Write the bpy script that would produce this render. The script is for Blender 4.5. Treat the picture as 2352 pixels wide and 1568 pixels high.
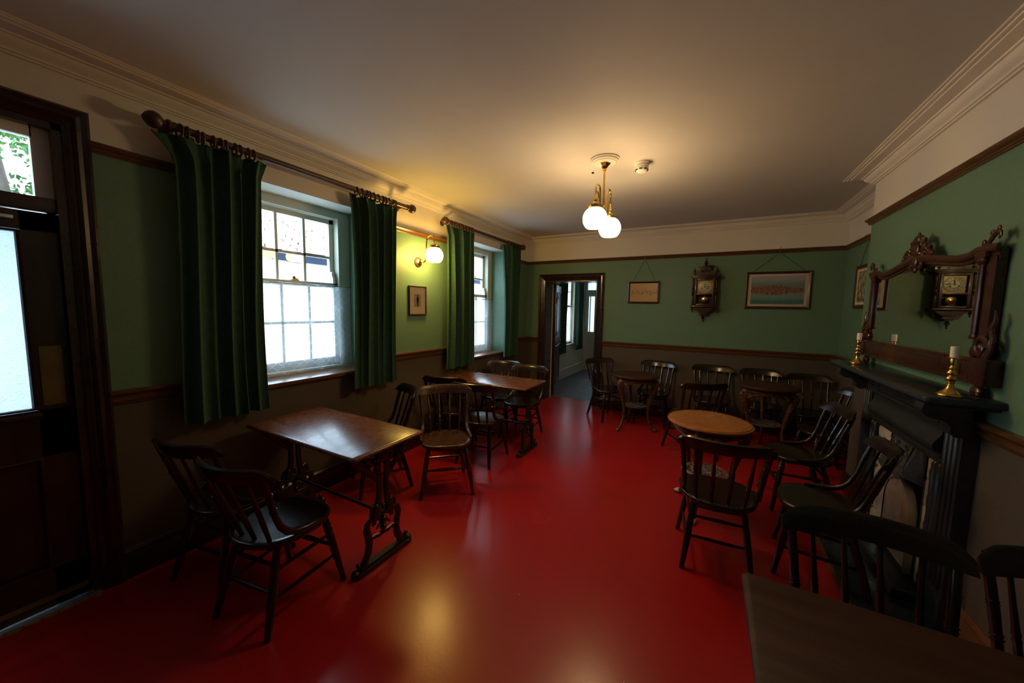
import bpy, bmesh, math, random
from mathutils import Vector, Matrix, Quaternion
PI = math.pi
random.seed(7)
S = bpy.context.scene
COL = S.collection
for o in list(bpy.data.objects): bpy.data.objects.remove(o)

# ------------------------------------------------------------------ camera
F_PX, YAW, PITCH, ROLL, EYE = 825.8, -0.5006, 0.0909, 0.0182, 1.5
cd = bpy.data.cameras.new('camera'); cam = bpy.data.objects.new('camera', cd); COL.objects.link(cam)
fw = Vector((math.sin(YAW)*math.cos(PITCH), math.cos(YAW)*math.cos(PITCH), -math.sin(PITCH)))
rt = Vector((math.cos(YAW), -math.sin(YAW), 0)); up = rt.cross(fw)
r2 = math.cos(ROLL)*rt + math.sin(ROLL)*up; u2 = -math.sin(ROLL)*rt + math.cos(ROLL)*up
m = Matrix((r2, u2, -fw)).transposed().to_4x4(); m.translation = (0, 0, EYE)
cam.matrix_world = m
cd.sensor_width = 36; cd.lens = 36*F_PX/2352; cd.clip_start = 0.02; cd.clip_end = 200
S.camera = cam

# ------------------------------------------------------------------ world, sun, exposure
W = bpy.data.worlds.new('sky'); S.world = W; W.use_nodes = True
bg = W.node_tree.nodes['Background']; bg.inputs[0].default_value = (0.62, 0.82, 1.0, 1); bg.inputs[1].default_value = 4.2
sl = bpy.data.lights.new('sun_offscreen', 'SUN'); sl.energy = 1.5; sl.angle = 0.01; sl.color = (1, 0.95, 0.88)
so = bpy.data.objects.new('sun_offscreen', sl); COL.objects.link(so)
so.rotation_euler = Vector((-0.62, 0.34, -0.72)).to_track_quat('-Z', 'Y').to_euler()
V = S.view_settings; V.view_transform = 'Standard'; V.look = 'None'; V.gamma = 1; V.use_curve_mapping = False
V.exposure = 1.5

# ------------------------------------------------------------------ materials
MAT = {}
def nmat(name):
    mt = bpy.data.materials.new(name); mt.use_nodes = True; nt = mt.node_tree
    b = nt.nodes['Principled BSDF']; MAT[name] = mt
    return mt, nt, b
def coord(nt, scale=(1, 1, 1), kind='Object'):
    tc = nt.nodes.new('ShaderNodeTexCoord'); mp = nt.nodes.new('ShaderNodeMapping'); mp.inputs['Scale'].default_value = scale
    nt.links.new(tc.outputs[kind], mp.inputs[0]); return mp.outputs[0]
def noise(nt, vec, scale, detail=4, rough=.55):
    n = nt.nodes.new('ShaderNodeTexNoise'); n.inputs['Scale'].default_value = scale; n.inputs['Detail'].default_value = detail
    n.inputs['Roughness'].default_value = rough; nt.links.new(vec, n.inputs['Vector']); return n.outputs['Fac']
def ramp(nt, fac, stops):
    r = nt.nodes.new('ShaderNodeValToRGB'); e = r.color_ramp.elements
    while len(e) < len(stops): e.new(0.5)
    for q, (p, c) in zip(e, stops): q.position = p; q.color = (*c, 1) if len(c) == 3 else c
    nt.links.new(fac, r.inputs[0]); return r.outputs['Color']
def bump(nt, b, h, s, d=.002):
    bp = nt.nodes.new('ShaderNodeBump'); bp.inputs['Strength'].default_value = s; bp.inputs['Distance'].default_value = d
    nt.links.new(h, bp.inputs['Height']); nt.links.new(bp.outputs[0], b.inputs['Normal'])
def plain(name, col, rough=.5, metal=0, var=.12, scale=9, bmp=0, spec=.5, coat=0, kind='Object', stretch=(1, 1, 1)):
    mt, nt, b = nmat(name); v = coord(nt, stretch, kind)
    f = noise(nt, v, scale)
    lo = tuple(max(0, c*(1-var)) for c in col); hi = tuple(min(1, c*(1+var)) for c in col)
    nt.links.new(ramp(nt, f, [(.3, lo), (.7, hi)]), b.inputs['Base Color'])
    b.inputs['Roughness'].default_value = rough; b.inputs['Metallic'].default_value = metal
    b.inputs['Specular IOR Level'].default_value = spec
    if coat: b.inputs['Coat Weight'].default_value = coat; b.inputs['Coat Roughness'].default_value = .12
    if bmp: bump(nt, b, noise(nt, v, scale*6), bmp)
    return mt
def wood(name, dark, light, rough=.3, stretch=(3, 30, 30), coat=.0, scale=1.0, scr=0):
    mt, nt, b = nmat(name); v = coord(nt, stretch)
    f = noise(nt, v, scale, 6, .6); c = ramp(nt, f, [(.28, dark), (.72, light)])
    nt.links.new(c, b.inputs['Base Color'])
    v2 = coord(nt, (1, 1, 1)); g = noise(nt, v2, 14, 5)
    rr = nt.nodes.new('ShaderNodeMapRange'); rr.inputs[3].default_value = max(.03, rough-.05); rr.inputs[4].default_value = rough+.06
    nt.links.new(g, rr.inputs[0]); nt.links.new(rr.outputs[0], b.inputs['Roughness'])
    if coat: b.inputs['Coat Weight'].default_value = coat; b.inputs['Coat Roughness'].default_value = .08
    bump(nt, b, f, .05, .001)
    return mt
wood('chair_wood', (.010, .006, .0045), (.026, .014, .009), .22, (30, 30, 4), .1)
wood('brown_chair_wood', (.034, .013, .007), (.085, .034, .016), .27, (30, 30, 4), .1)
wood('mahogany_top', (.10, .030, .013), (.165, .053, .021), .27, (3, 34, 30), .12)
wood('dark_top', (.030, .012, .007), (.065, .026, .014), .5, (3, 34, 30), .0); MAT['dark_top'].node_tree.nodes['Principled BSDF'].inputs['Specular IOR Level'].default_value = .2
wood('oak_top', (.24, .075, .018), (.40, .145, .036), .26, (4, 40, 30), .3)
wood('trim_wood', (.024, .011, .0075), (.036, .0165, .0105), .28, (34, 34, 3), .2)
wood('rail_wood', (.070, .030, .011), (.145, .066, .024), .3, (10, 10, 40), .15)
wood('door_wood', (.016, .008, .006), (.040, .018, .012), .3, (30, 30, 3), .2)
wood('sill_wood', (.10, .035, .016), (.20, .075, .035), .3, (30, 3, 30), .2)
wood('mirror_wood', (.030, .008, .006), (.060, .016, .011), .28, (10, 6, 20), .2)
wood('clock_wood', (.018, .006, .005), (.050, .017, .012), .3, (30, 30, 6), .15)
wood('pole_wood', (.035, .017, .012), (.085, .04, .025), .4, (20, 4, 20), .05)
wood('frame_wood', (.03, .012, .009), (.07, .03, .02), .35, (14, 14, 14), .1)
plain('iron', (.012, .011, .011), .32, .0, .3, 30, .25, .55)
mt, nt, b = nmat('bronze_paint'); v = coord(nt); f = noise(nt, v, 55, 5, .7)
nt.links.new(ramp(nt, f, [(.36, (.022, .010, .005)), (.52, (.12, .05, .017)), (.7, (.30, .14, .045))]), b.inputs['Base Color'])
b.inputs['Roughness'].default_value = .34; b.inputs['Metallic'].default_value = .35; bump(nt, b, f, .8, .006)
plain('iron_pale', (.40, .38, .36), .45, .2, .35, 40, .3)
plain('iron_dull', (.11, .095, .085), .5, .3, .35, 40, .3)
plain('brass', (.80, .52, .14), .2, 1, .15, 20)
plain('brass_dull', (.26, .19, .075), .34, .8, .2, 10)
plain('white_paint', (.80, .78, .72), .42, 0, .03, 5)
plain('sash_paint', (.60, .61, .50), .38, 0, .04, 6)
plain('plaster', (.76, .72, .66), .6, 0, .03, 3, .06)
plain('ceiling_paint', (.62, .60, .59), .75, 0, .025, 2, .05)
plain('reveal_green', (.13, .237, .157), .5, 0, .08, 12, .15)
plain('cream_wall', (.62, .58, .42), .6, 0, .04, 3)
plain('cream_paint', (.60, .57, .44), .45, 0, .04, 3)
plain('candle_wax', (.85, .80, .70), .5, 0, .05, 12)
plain('paper_mount', (.72, .60, .44), .7, 0, .04, 8)
plain('pink_mount', (.62, .48, .38), .7, 0, .04, 8)
plain('ink', (.035, .025, .018), .8, 0, .3, 30)
plain('gilt', (.75, .52, .14), .3, .9, .1, 30)
plain('cord', (.03, .025, .015), .8)
plain('dial', (.78, .74, .60), .35, .1, .06, 20)
plain('slate', (.022, .030, .040), .22, 0, .4, 9, .15)
plain('grate_black', (.022, .025, .029), .36, .0, .3, 22, .25, .5)
plain('hood_metal', (.060, .068, .076), .4, .1, .25, 40, .2)
plain('soot', (.006, .006, .006), .8)
plain('grey_stone', (.085, .085, .082), .45, 0, .3, 5, .25)
plain('outside_wall', (.62, .59, .53), .8, 0, .05, 2)
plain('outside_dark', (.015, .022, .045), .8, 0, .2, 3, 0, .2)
plain('outside_tan', (.34, .21, .13), .7)
plain('roof_tile', (.30, .26, .23), .8, 0, .3, 3)
plain('pavement', (.36, .36, .36), .8, 0, .1, 2)
plain('bark', (.10, .075, .055), .8, 0, .3, 9)
plain('plastic_white', (.75, .73, .69), .4)
plain('slot_black', (.01, .01, .01), .6)
plain('strip_metal', (.75, .78, .8), .25, .9)
plain('worn_timber', (.22, .12, .05), .7, 0, .4, 25, .3)

# leaves
mt, nt, b = nmat('leaf'); v = coord(nt); f = noise(nt, v, 5)
nt.links.new(ramp(nt, f, [(.35, (.02, .075, .02)), (.6, (.07, .17, .03)), (.8, (.20, .18, .04))]), b.inputs['Base Color'])
b.inputs['Transmission Weight'].default_value = 0; b.inputs['Roughness'].default_value = .5

# walls with three decorative zones (frieze, wallpaper, dado)
mt, nt, b = nmat('wall_paper')
geo = nt.nodes.new('ShaderNodeNewGeometry'); sx = nt.nodes.new('ShaderNodeSeparateXYZ'); nt.links.new(geo.outputs['Position'], sx.inputs[0])
def step(val):
    mm = nt.nodes.new('ShaderNodeMath'); mm.operation = 'GREATER_THAN'; mm.inputs[1].default_value = val; nt.links.new(sx.outputs['Z'], mm.inputs[0]); return mm.outputs[0]
def mix(a, c, f):
    x = nt.nodes.new('ShaderNodeMix'); x.data_type = 'RGBA'
    for s, val in ((0, f), (6, a), (7, c)):
        if hasattr(val, 'node'): nt.links.new(val, x.inputs[s])
        else: x.inputs[s].default_value = val if s == 0 else (*val, 1)
    return x.outputs[2]
pv = geo.outputs['Position']
fine = noise(nt, pv, 60, 3); big = noise(nt, pv, 1.6, 3)
vor = nt.nodes.new('ShaderNodeTexVoronoi'); vor.inputs['Scale'].default_value = 22; nt.links.new(pv, vor.inputs['Vector'])
green = mix((.110, .205, .135), (.150, .270, .178), fine)
dado = mix((.082, .066, .050), (.115, .094, .072), fine)
frz = mix((.70, .66, .59), (.75, .71, .64), big)
nt.links.new(mix(mix(dado, green, step(1.02)), frz, step(2.255)), b.inputs['Base Color'])
b.inputs['Roughness'].default_value = .46; b.inputs['Specular IOR Level'].default_value = .35
ad = nt.nodes.new('ShaderNodeMath'); ad.operation = 'ADD'; nt.links.new(vor.outputs['Distance'], ad.inputs[0]); nt.links.new(fine, ad.inputs[1])
bump(nt, b, ad.outputs[0], .16, .003)

# red linoleum
mt, nt, b = nmat('red_lino'); geo = nt.nodes.new('ShaderNodeNewGeometry'); pv = geo.outputs['Position']
f1 = noise(nt, pv, 1.1, 4); f2 = noise(nt, pv, 70, 2)
base = ramp(nt, f1, [(.2, (.34, .009, .011)), (.8, (.41, .012, .013))])
v3 = nt.nodes.new('ShaderNodeTexVoronoi'); v3.inputs['Scale'].default_value = 9; v3.inputs['Randomness'].default_value = 1; nt.links.new(pv, v3.inputs['Vector'])
lt = nt.nodes.new('ShaderNodeMath'); lt.operation = 'LESS_THAN'; lt.inputs[1].default_value = .028; nt.links.new(v3.outputs['Distance'], lt.inputs[0])
ng = nt.nodes.new('ShaderNodeMath'); ng.operation = 'GREATER_THAN'; ng.inputs[1].default_value = .56; nt.links.new(noise(nt, pv, 2.7, 2), ng.inputs[0])
ml = nt.nodes.new('ShaderNodeMath'); ml.operation = 'MULTIPLY'; nt.links.new(lt.outputs[0], ml.inputs[0]); nt.links.new(ng.outputs[0], ml.inputs[1])
mx = nt.nodes.new('ShaderNodeMix'); mx.data_type = 'RGBA'; nt.links.new(ml.outputs[0], mx.inputs[0]); nt.links.new(base, mx.inputs[6]); mx.inputs[7].default_value = (.55, .28, .22, 1)
nt.links.new(mx.outputs[2], b.inputs['Base Color'])
rr = nt.nodes.new('ShaderNodeMapRange'); rr.inputs[3].default_value = .22; rr.inputs[4].default_value = .30; nt.links.new(noise(nt, pv, 1.6, 3), rr.inputs[0]); nt.links.new(rr.outputs[0], b.inputs['Roughness'])
b.inputs['Specular IOR Level'].default_value = .5
ad = nt.nodes.new('ShaderNodeMath'); ad.operation = 'ADD'; nt.links.new(noise(nt, pv, 9, 3), ad.inputs[0]); nt.links.new(f2, ad.inputs[1]); bump(nt, b, ad.outputs[0], .07, .004)

# velvet curtains
mt, nt, b = nmat('green_velvet'); v = coord(nt); f = noise(nt, v, 30, 3)
nt.links.new(ramp(nt, f, [(.3, (.022, .064, .044)), (.7, (.033, .090, .060))]), b.inputs['Base Color'])
b.inputs['Roughness'].default_value = .8; b.inputs['Sheen Weight'].default_value = .35; b.inputs['Sheen Tint'].default_value = (.35, .6, .3, 1); b.inputs['Specular IOR Level'].default_value = .2

# lace net
mt, nt, b = nmat('lace'); v = coord(nt)
sp = nt.nodes.new('ShaderNodeSeparateXYZ'); nt.links.new(v, sp.inputs[0])
def mth(op, a, c=None):
    q = nt.nodes.new('ShaderNodeMath'); q.operation = op
    for i, val in enumerate((a, c)):
        if val is None: continue
        if hasattr(val, 'node'): nt.links.new(val, q.inputs[i])
        else: q.inputs[i].default_value = val
    return q.outputs[0]
def lat(sgn):
    s_ = mth('MULTIPLY', mth('ADD', sp.outputs['Y'], mth('MULTIPLY', sp.outputs['Z'], sgn)), 15.0)
    return mth('LESS_THAN', mth('ABSOLUTE', mth('SUBTRACT', mth('FRACT', s_), .5)), .05)
lines = mth('MULTIPLY', mth('MAXIMUM', lat(1.0), lat(-1.0)), mth('GREATER_THAN', mth('FRACT', mth('MULTIPLY', sp.outputs['Z'], 62.0)), .3))
vo = nt.nodes.new('ShaderNodeTexVoronoi'); vo.inputs['Scale'].default_value = 7.5; nt.links.new(v, vo.inputs['Vector'])
flower = mth('MULTIPLY', mth('LESS_THAN', vo.outputs['Distance'], .24), mth('GREATER_THAN', noise(nt, v, 95, 2), .47))
pat = mth('MAXIMUM', lines, flower)
dens = mth('ADD', .30, mth('MULTIPLY', pat, .48))
tr = nt.nodes.new('ShaderNodeBsdfTransparent'); tl = nt.nodes.new('ShaderNodeBsdfTranslucent'); tl.inputs[0].default_value = (.55, .60, .66, 1)
df = nt.nodes.new('ShaderNodeBsdfDiffuse'); df.inputs[0].default_value = (.70, .74, .78, 1)
m1 = nt.nodes.new('ShaderNodeMixShader'); m1.inputs[0].default_value = .45; nt.links.new(tl.outputs[0], m1.inputs[1]); nt.links.new(df.outputs[0], m1.inputs[2])
m2 = nt.nodes.new('ShaderNodeMixShader'); nt.links.new(dens, m2.inputs[0]); nt.links.new(tr.outputs[0], m2.inputs[1]); nt.links.new(m1.outputs[0], m2.inputs[2])
nt.links.new(m2.outputs[0], nt.nodes['Material Output'].inputs[0])

# clear pane and obscured pane
def pane_mat(name, tint, gl=.06):
    mt, nt, b = nmat(name)
    tr = nt.nodes.new('ShaderNodeBsdfTransparent'); tr.inputs[0].default_value = (*tint, 1)
    g = nt.nodes.new('ShaderNodeBsdfGlossy'); g.inputs['Roughness'].default_value = .03
    fr = nt.nodes.new('ShaderNodeFresnel'); fr.inputs[0].default_value = 1.45
    ms = nt.nodes.new('ShaderNodeMixShader'); nt.links.new(fr.outputs[0], ms.inputs[0]); nt.links.new(tr.outputs[0], ms.inputs[1]); nt.links.new(g.outputs[0], ms.inputs[2])
    nt.links.new(ms.outputs[0], nt.nodes['Material Output'].inputs[0])
pane_mat('pane', (.95, .98, 1))
mt, nt, b = nmat('obscured_glass'); v = coord(nt, (1, 1, 1.6)); h = noise(nt, v, 130, 3)
tl = nt.nodes.new('ShaderNodeBsdfTranslucent'); tl.inputs[0].default_value = (.28, .31, .35, 1)
rf_ = nt.nodes.new('ShaderNodeBsdfRefraction'); rf_.inputs['Color'].default_value = (.85, .9, .92, 1); rf_.inputs['Roughness'].default_value = .12; rf_.inputs['IOR'].default_value = 1.3
bp = nt.nodes.new('ShaderNodeBump'); bp.inputs['Strength'].default_value = 1; bp.inputs['Distance'].default_value = .006; nt.links.new(h, bp.inputs['Height'])
for q in (tl, rf_): nt.links.new(bp.outputs[0], q.inputs['Normal'])
ms = nt.nodes.new('ShaderNodeMixShader'); ms.inputs[0].default_value = .45; nt.links.new(tl.outputs[0], ms.inputs[1]); nt.links.new(rf_.outputs[0], ms.inputs[2])
nt.links.new(ms.outputs[0], nt.nodes['Material Output'].inputs[0])
mt, nt, b = nmat('frosted_glass'); v = coord(nt); tl = nt.nodes.new('ShaderNodeBsdfTranslucent'); nt.links.new(ramp(nt, noise(nt, v, 6, 2), [(.3, (.40, .43, .46)), (.7, (.44, .47, .50))]), tl.inputs[0]); nt.links.new(tl.outputs[0], nt.nodes['Material Output'].inputs[0])
mt, nt, b = nmat('mirror_glass'); b.inputs['Metallic'].default_value = 1; b.inputs['Roughness'].default_value = .015; b.inputs['Base Color'].default_value = (.80, .84, .80, 1)
# opal globe (lit)
mt, nt, b = nmat('opal_globe'); b.inputs['Base Color'].default_value = (.9, .88, .84, 1); b.inputs['Emission Color'].default_value = (1, .58, .13, 1); b.inputs['Emission Strength'].default_value = 32
mt, nt, b = nmat('opal_globe_pendant'); b.inputs['Base Color'].default_value = (.9, .88, .84, 1); b.inputs['Emission Color'].default_value = (1, .66, .30, 1); b.inputs['Emission Strength'].default_value = 17
# patterned hearth tiles
mt, nt, b = nmat('hearth_tile'); v = coord(nt); w1 = nt.nodes.new('ShaderNodeTexVoronoi'); w1.inputs['Scale'].default_value = 17; w1.feature = 'SMOOTH_F1'; nt.links.new(v, w1.inputs['Vector'])
nt.links.new(ramp(nt, w1.outputs['Distance'], [(.18, (.42, .24, .04)), (.26, (.10, .07, .05)), (.36, (.62, .56, .44)), (.62, (.66, .60, .48)), (.75, (.16, .11, .08))]), b.inputs['Base Color']); b.inputs['Roughness'].default_value = .2
# relief for the hood panel
mt, nt, b = nmat('hood_relief'); v = coord(nt); h = noise(nt, v, 34, 2); b.inputs['Base Color'].default_value = (.12, .165, .21, 1); b.inputs['Roughness'].default_value = .42
wv = nt.nodes.new('ShaderNodeTexWave'); wv.inputs['Scale'].default_value = 14; wv.inputs['Distortion'].default_value = 14; wv.inputs['Detail'].default_value = 1; nt.links.new(v, wv.inputs['Vector']); bump(nt, b, wv.outputs['Fac'], .9, .006)
plain('arch_metal', (.42, .38, .30), .3, .6, .35, 8, .2)
# prints (flat pictures)
mt, nt, b = nmat('print_estuary'); v = coord(nt); sp = nt.nodes.new('ShaderNodeSeparateXYZ'); nt.links.new(v, sp.inputs[0])
z = sp.outputs['Z']; nz = noise(nt, coord(nt, (9, 1, 40)), 2, 6, .7)
zz = mth('ADD', mth('MULTIPLY', z, 2.75), mth('ADD', .5, mth('MULTIPLY', mth('SUBTRACT', nz, .5), .22)))
sea = ramp(nt, zz, [(0, (.16, .25, .28)), (.12, (.07, .19, .17)), (.25, (.20, .33, .27)), (.40, (.24, .30, .24)), (.62, (.19, .25, .20)), (.7, (.20, .26, .27)), (.85, (.38, .38, .39))])
town = noise(nt, coord(nt, (26, 1, 70)), 1.4, 5, .75)
mask = mth('MULTIPLY', mth('LESS_THAN', mth('ABSOLUTE', mth('SUBTRACT', zz, .5)), mth('SUBTRACT', .17, mth('MULTIPLY', mth('ABSOLUTE', mth('ADD', sp.outputs['X'], .05)), .38))), mth('GREATER_THAN', town, .40))
tw = ramp(nt, town, [(.4, (.35, .27, .18)), (.52, (.24, .09, .06)), (.6, (.10, .05, .03)), (.7, (.30, .24, .15))])
nt.links.new(mix(sea, tw, mask), b.inputs['Base Color']); b.inputs['Roughness'].default_value = .25
mt, nt, b = nmat('print_harbour'); v = coord(nt); sp = nt.nodes.new('ShaderNodeSeparateXYZ'); nt.links.new(v, sp.inputs[0])
ln = noise(nt, coord(nt, (24, 1, 70)), 1.5, 5, .7)
band = mth('LESS_THAN', mth('ABSOLUTE', mth('ADD', sp.outputs['Z'], mth('MULTIPLY', mth('SUBTRACT', noise(nt, coord(nt, (7, 1, 1)), 2, 2), .5), .10))), .028)
msk = mth('MULTIPLY', band, mth('GREATER_THAN', ln, .54))
nt.links.new(mix((.62, .44, .30), (.16, .10, .07), msk), b.inputs['Base Color']); b.inputs['Roughness'].default_value = .3
mt, nt, b = nmat('print_portrait'); v = coord(nt); nt.links.new(ramp(nt, noise(nt, v, 40, 3), [(.3, (.42, .33, .20)), (.7, (.55, .44, .28))]), b.inputs['Base Color']); b.inputs['Roughness'].default_value = .3
mt, nt, b = nmat('print_trees'); v = coord(nt); nt.links.new(ramp(nt, noise(nt, v, 18, 5), [(.35, (.10, .09, .05)), (.5, (.30, .27, .16)), (.7, (.55, .5, .36))]), b.inputs['Base Color']); b.inputs['Roughness'].default_value = .25

# ------------------------------------------------------------------ mesh helpers
class MB:
    def __init__(self): self.v = []; self.f = []
    def add(self, vs, fs):
        n = len(self.v); self.v += [tuple(q) for q in vs]; self.f += [tuple(i+n for i in q) for q in fs]; return self
    def box(self, a, c, bev=0):
        x0, y0, z0 = a; x1, y1, z1 = c
        if bev <= 0:
            return self.add([(x0, y0, z0), (x1, y0, z0), (x1, y1, z0), (x0, y1, z0), (x0, y0, z1), (x1, y0, z1), (x1, y1, z1), (x0, y1, z1)],
                            [(3, 2, 1, 0), (4, 5, 6, 7), (0, 1, 5, 4), (1, 2, 6, 5), (2, 3, 7, 6), (3, 0, 4, 7)])
        bm = bmesh.new(); bmesh.ops.create_cube(bm, size=1)
        for q in bm.verts: q.co = Vector(((x0+x1)/2+q.co.x*(x1-x0), (y0+y1)/2+q.co.y*(y1-y0), (z0+z1)/2+q.co.z*(z1-z0)))
        bmesh.ops.bevel(bm, geom=bm.edges[:], offset=bev, segments=2, affect='EDGES', profile=.6)
        bm.verts.index_update(); self.add([q.co[:] for q in bm.verts], [[q.index for q in f.verts] for f in bm.faces]); bm.free(); return self
    def rings(self, rs, cap=True, close=False):
        n = len(rs[0]); vs = [q for r in rs for q in r]; fs = []
        k = len(rs)
        for i in range(k if close else k-1):
            for j in range(n):
                a = i*n+j; b2 = i*n+(j+1) % n; c = ((i+1) % k)*n+(j+1) % n; d = ((i+1) % k)*n+j
                fs.append((a, b2, c, d))
        if cap and not close: fs.append(tuple(range(n-1, -1, -1))); fs.append(tuple(range((k-1)*n, k*n)))
        return self.add(vs, fs)
    def lathe(self, p0, p1, prof, n=12):
        """turned piece from p0 to p1; prof = [(t, radius)...]"""
        p0 = Vector(p0); p1 = Vector(p1); d = (p1-p0).normalized(); e = d.orthogonal().normalized(); g = d.cross(e)
        return self.rings([[p0+(p1-p0)*t+(e*math.cos(2*PI*j/n)+g*math.sin(2*PI*j/n))*r for j in range(n)] for t, r in prof])
    def lz(self, x, y, prof, n=16):
        return self.rings([[(x+math.cos(2*PI*j/n)*r, y+math.sin(2*PI*j/n)*r, z) for j in range(n)] for z, r in prof])
    def tube(self, path, rad, n=8, closed=False, flat=None):
        """swept round bar; rad number or list; flat=(axis, scale) squashes the section"""
        P = [Vector(q) for q in path]; k = len(P); rs = []
        nrm = None
        for i in range(k):
            if closed: t = P[(i+1) % k]-P[i-1]
            else: t = P[min(i+1, k-1)]-P[max(i-1, 0)]
            t.normalize()
            if nrm is None: nrm = t.orthogonal().normalized()
            nrm = (nrm-t*nrm.dot(t)); nrm = nrm.normalized() if nrm.length > 1e-6 else t.orthogonal().normalized()
            bn = t.cross(nrm); r = rad[i] if isinstance(rad, (list, tuple)) else rad
            ring = []
            for j in range(n):
                o = (nrm*math.cos(2*PI*j/n)+bn*math.sin(2*PI*j/n))*r
                if flat: a = Vector(flat[0]); o = o-a*(o.dot(a))*(1-flat[1])
                ring.append(P[i]+o)
            rs.append(ring)
        return self.rings(rs, cap=not closed, close=closed)
    def ball(self, c, r, n=10, sc=(1, 1, 1)):
        k = max(4, n//2+1)
        return self.rings([[(c[0]+math.cos(2*PI*j/n)*r*sc[0]*math.sin(PI*i/k), c[1]+math.sin(2*PI*j/n)*r*sc[1]*math.sin(PI*i/k), c[2]-math.cos(PI*i/k)*r*sc[2]) for j in range(n)] for i in [.08]+list(range(1, k))+[k-.08]])
    def prism(self, poly, axis, a, c):
        """extrude 2-D outline along axis ('x','y','z') from a to c"""
        def P(u, v, w): return {'x': (w, u, v), 'y': (u, w, v), 'z': (u, v, w)}[axis]
        n = len(poly); vs = [P(u, v, a) for u, v in poly]+[P(u, v, c) for u, v in poly]
        fs = [(i, (i+1) % n, n+(i+1) % n, n+i) for i in range(n)]+[tuple(range(n-1, -1, -1)), tuple(range(n, 2*n))]
        return self.add(vs, fs)
    def mesh(self, name, mat, ang=38):
        me = bpy.data.meshes.new(name); me.from_pydata(self.v, [], self.f)
        bm = bmesh.new(); bm.from_mesh(me); bmesh.ops.recalc_face_normals(bm, faces=bm.faces)
        for f in bm.faces: f.smooth = True
        th = math.radians(ang)
        for e in bm.edges: e.smooth = len(e.link_faces) == 2 and e.calc_face_angle(0) < th
        bm.to_mesh(me); bm.free(); me.materials.append(MAT[mat]); return me
    def obj(self, name, mat, parent=None, loc=None, ang=38):
        o = bpy.data.objects.new(name, self.mesh(name, mat, ang)); COL.objects.link(o)
        if parent: o.parent = parent
        if loc: o.location = loc
        return o
def tag(o, label=None, cat=None, group=None, kind=None):
    if label: o['label'] = label
    if cat: o['category'] = cat
    if group: o['group'] = group
    if kind: o['kind'] = kind
    return o
def thing(name, label, cat, loc=(0, 0, 0), rz=0, group=None):
    o = bpy.data.objects.new(name, None); COL.objects.link(o); o.empty_display_size = .05
    o.location = loc; o.rotation_euler = (0, 0, rz); return tag(o, label, cat, group)
def struct(o): return tag(o, kind='structure')
def copy_tree(o, parent=None):
    c = o.copy(); COL.objects.link(c)
    if parent: c.parent = parent
    for ch in o.children: copy_tree(ch, c)
    return c
def arc(cx, cy, r, a0, a1, n): return [(cx+r*math.cos(a0+(a1-a0)*i/n), cy+r*math.sin(a0+(a1-a0)*i/n)) for i in range(n+1)]
def sweep(name, path, prof, mat, closed=False):
    """moulding along an xy path (room on the right-hand side of travel is -normal): prof = [(out, z)...]"""
    P = [Vector((a, c, 0)) for a, c in path]; n = len(P); rs = []
    for i in range(n):
        d0 = (P[i]-P[i-1]).normalized() if i > 0 else None; d1 = (P[i+1]-P[i]).normalized() if i < n-1 else None
        d0 = d0 or d1; d1 = d1 or d0
        n0 = Vector((d0.y, -d0.x, 0)); n1 = Vector((d1.y, -d1.x, 0)); mm = (n0+n1).normalized(); k = 1/max(.3, mm.dot(n0))
        rs.append([P[i]+mm*(o*k)+Vector((0, 0, z)) for o, z in prof])
    m_ = MB(); m_.rings(rs); return struct(m_.obj(name, mat, ang=25))

# ------------------------------------------------------------------ room shell
XL, XR, XA, YB, YR, ZC = -2.70, 1.102, 1.32, 5.424, -1.7, 2.6376
YBRST = 4.0; WT = .34
def wall(name, boxes, mat='wall_paper'):
    m_ = MB()
    for a, c in boxes: m_.box(a, c)
    return struct(m_.obj(name, mat))
W1 = (1.24, 2.22, .925, 2.326); W2 = (3.70, 4.68, .845, 2.345)     # y0,y1,z0,z1 of the window openings
D1 = (-.34, .52, 0, 2.31)                                        # street door opening
D2 = (-2.37, -1.51, 1.955)                                       # doorway to the next room
XO = XL-WT
bx = []
ys = [YR, D1[0], D1[1], W1[0], W1[1], W2[0], W2[1], YB+WT]
bx += [((XO, YR, 0), (XL, D1[0], ZC)), ((XO, D1[1], 0), (XL, W1[0], ZC)), ((XO, W1[1], 0), (XL, W2[0], ZC)), ((XO, W2[1], 0), (XL, YB, ZC))]
bx += [((XO, D1[0], D1[3]), (XL, D1[1], ZC)), ((XO, W1[0], W1[3]), (XL, W1[1], ZC)), ((XO, W2[0], W2[3]), (XL, W2[1], ZC)),
       ((XO, W1[0], 0), (XL, W1[1], W1[2])), ((XO, W2[0], 0), (XL, W2[1], W2[2]))]
wall('wall_left', bx)
wall('wall_back', [((XO, YB, 0), (D2[0], YB+WT, ZC)), ((D2[1], YB, 0), (XA+.3, YB+WT, ZC)), ((D2[0], YB, D2[2]), (D2[1], YB+WT, ZC))])
FO = (2.80, 3.19, .56)                                           # grate opening in the breast
wall('wall_right', [((XA, YBRST, 0), (XA+.3, YB, ZC)), ((XR, YR, 0), (XR+.52, FO[0], ZC)), ((XR, FO[1], 0), (XR+.52, YBRST, ZC)), ((XR, FO[0], FO[2]), (XR+.52, FO[1], ZC)), ((XR+.32, FO[0], 0), (XR+.52, FO[1], FO[2]))])
wall('wall_rear', [((XO, YR-.2, 0), (XR+.52, YR, ZC))])
struct(MB().box((XO, YR-.2, ZC), (XR+.6, YB+WT, ZC+.15)).obj('ceiling', 'ceiling_paint'))
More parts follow.
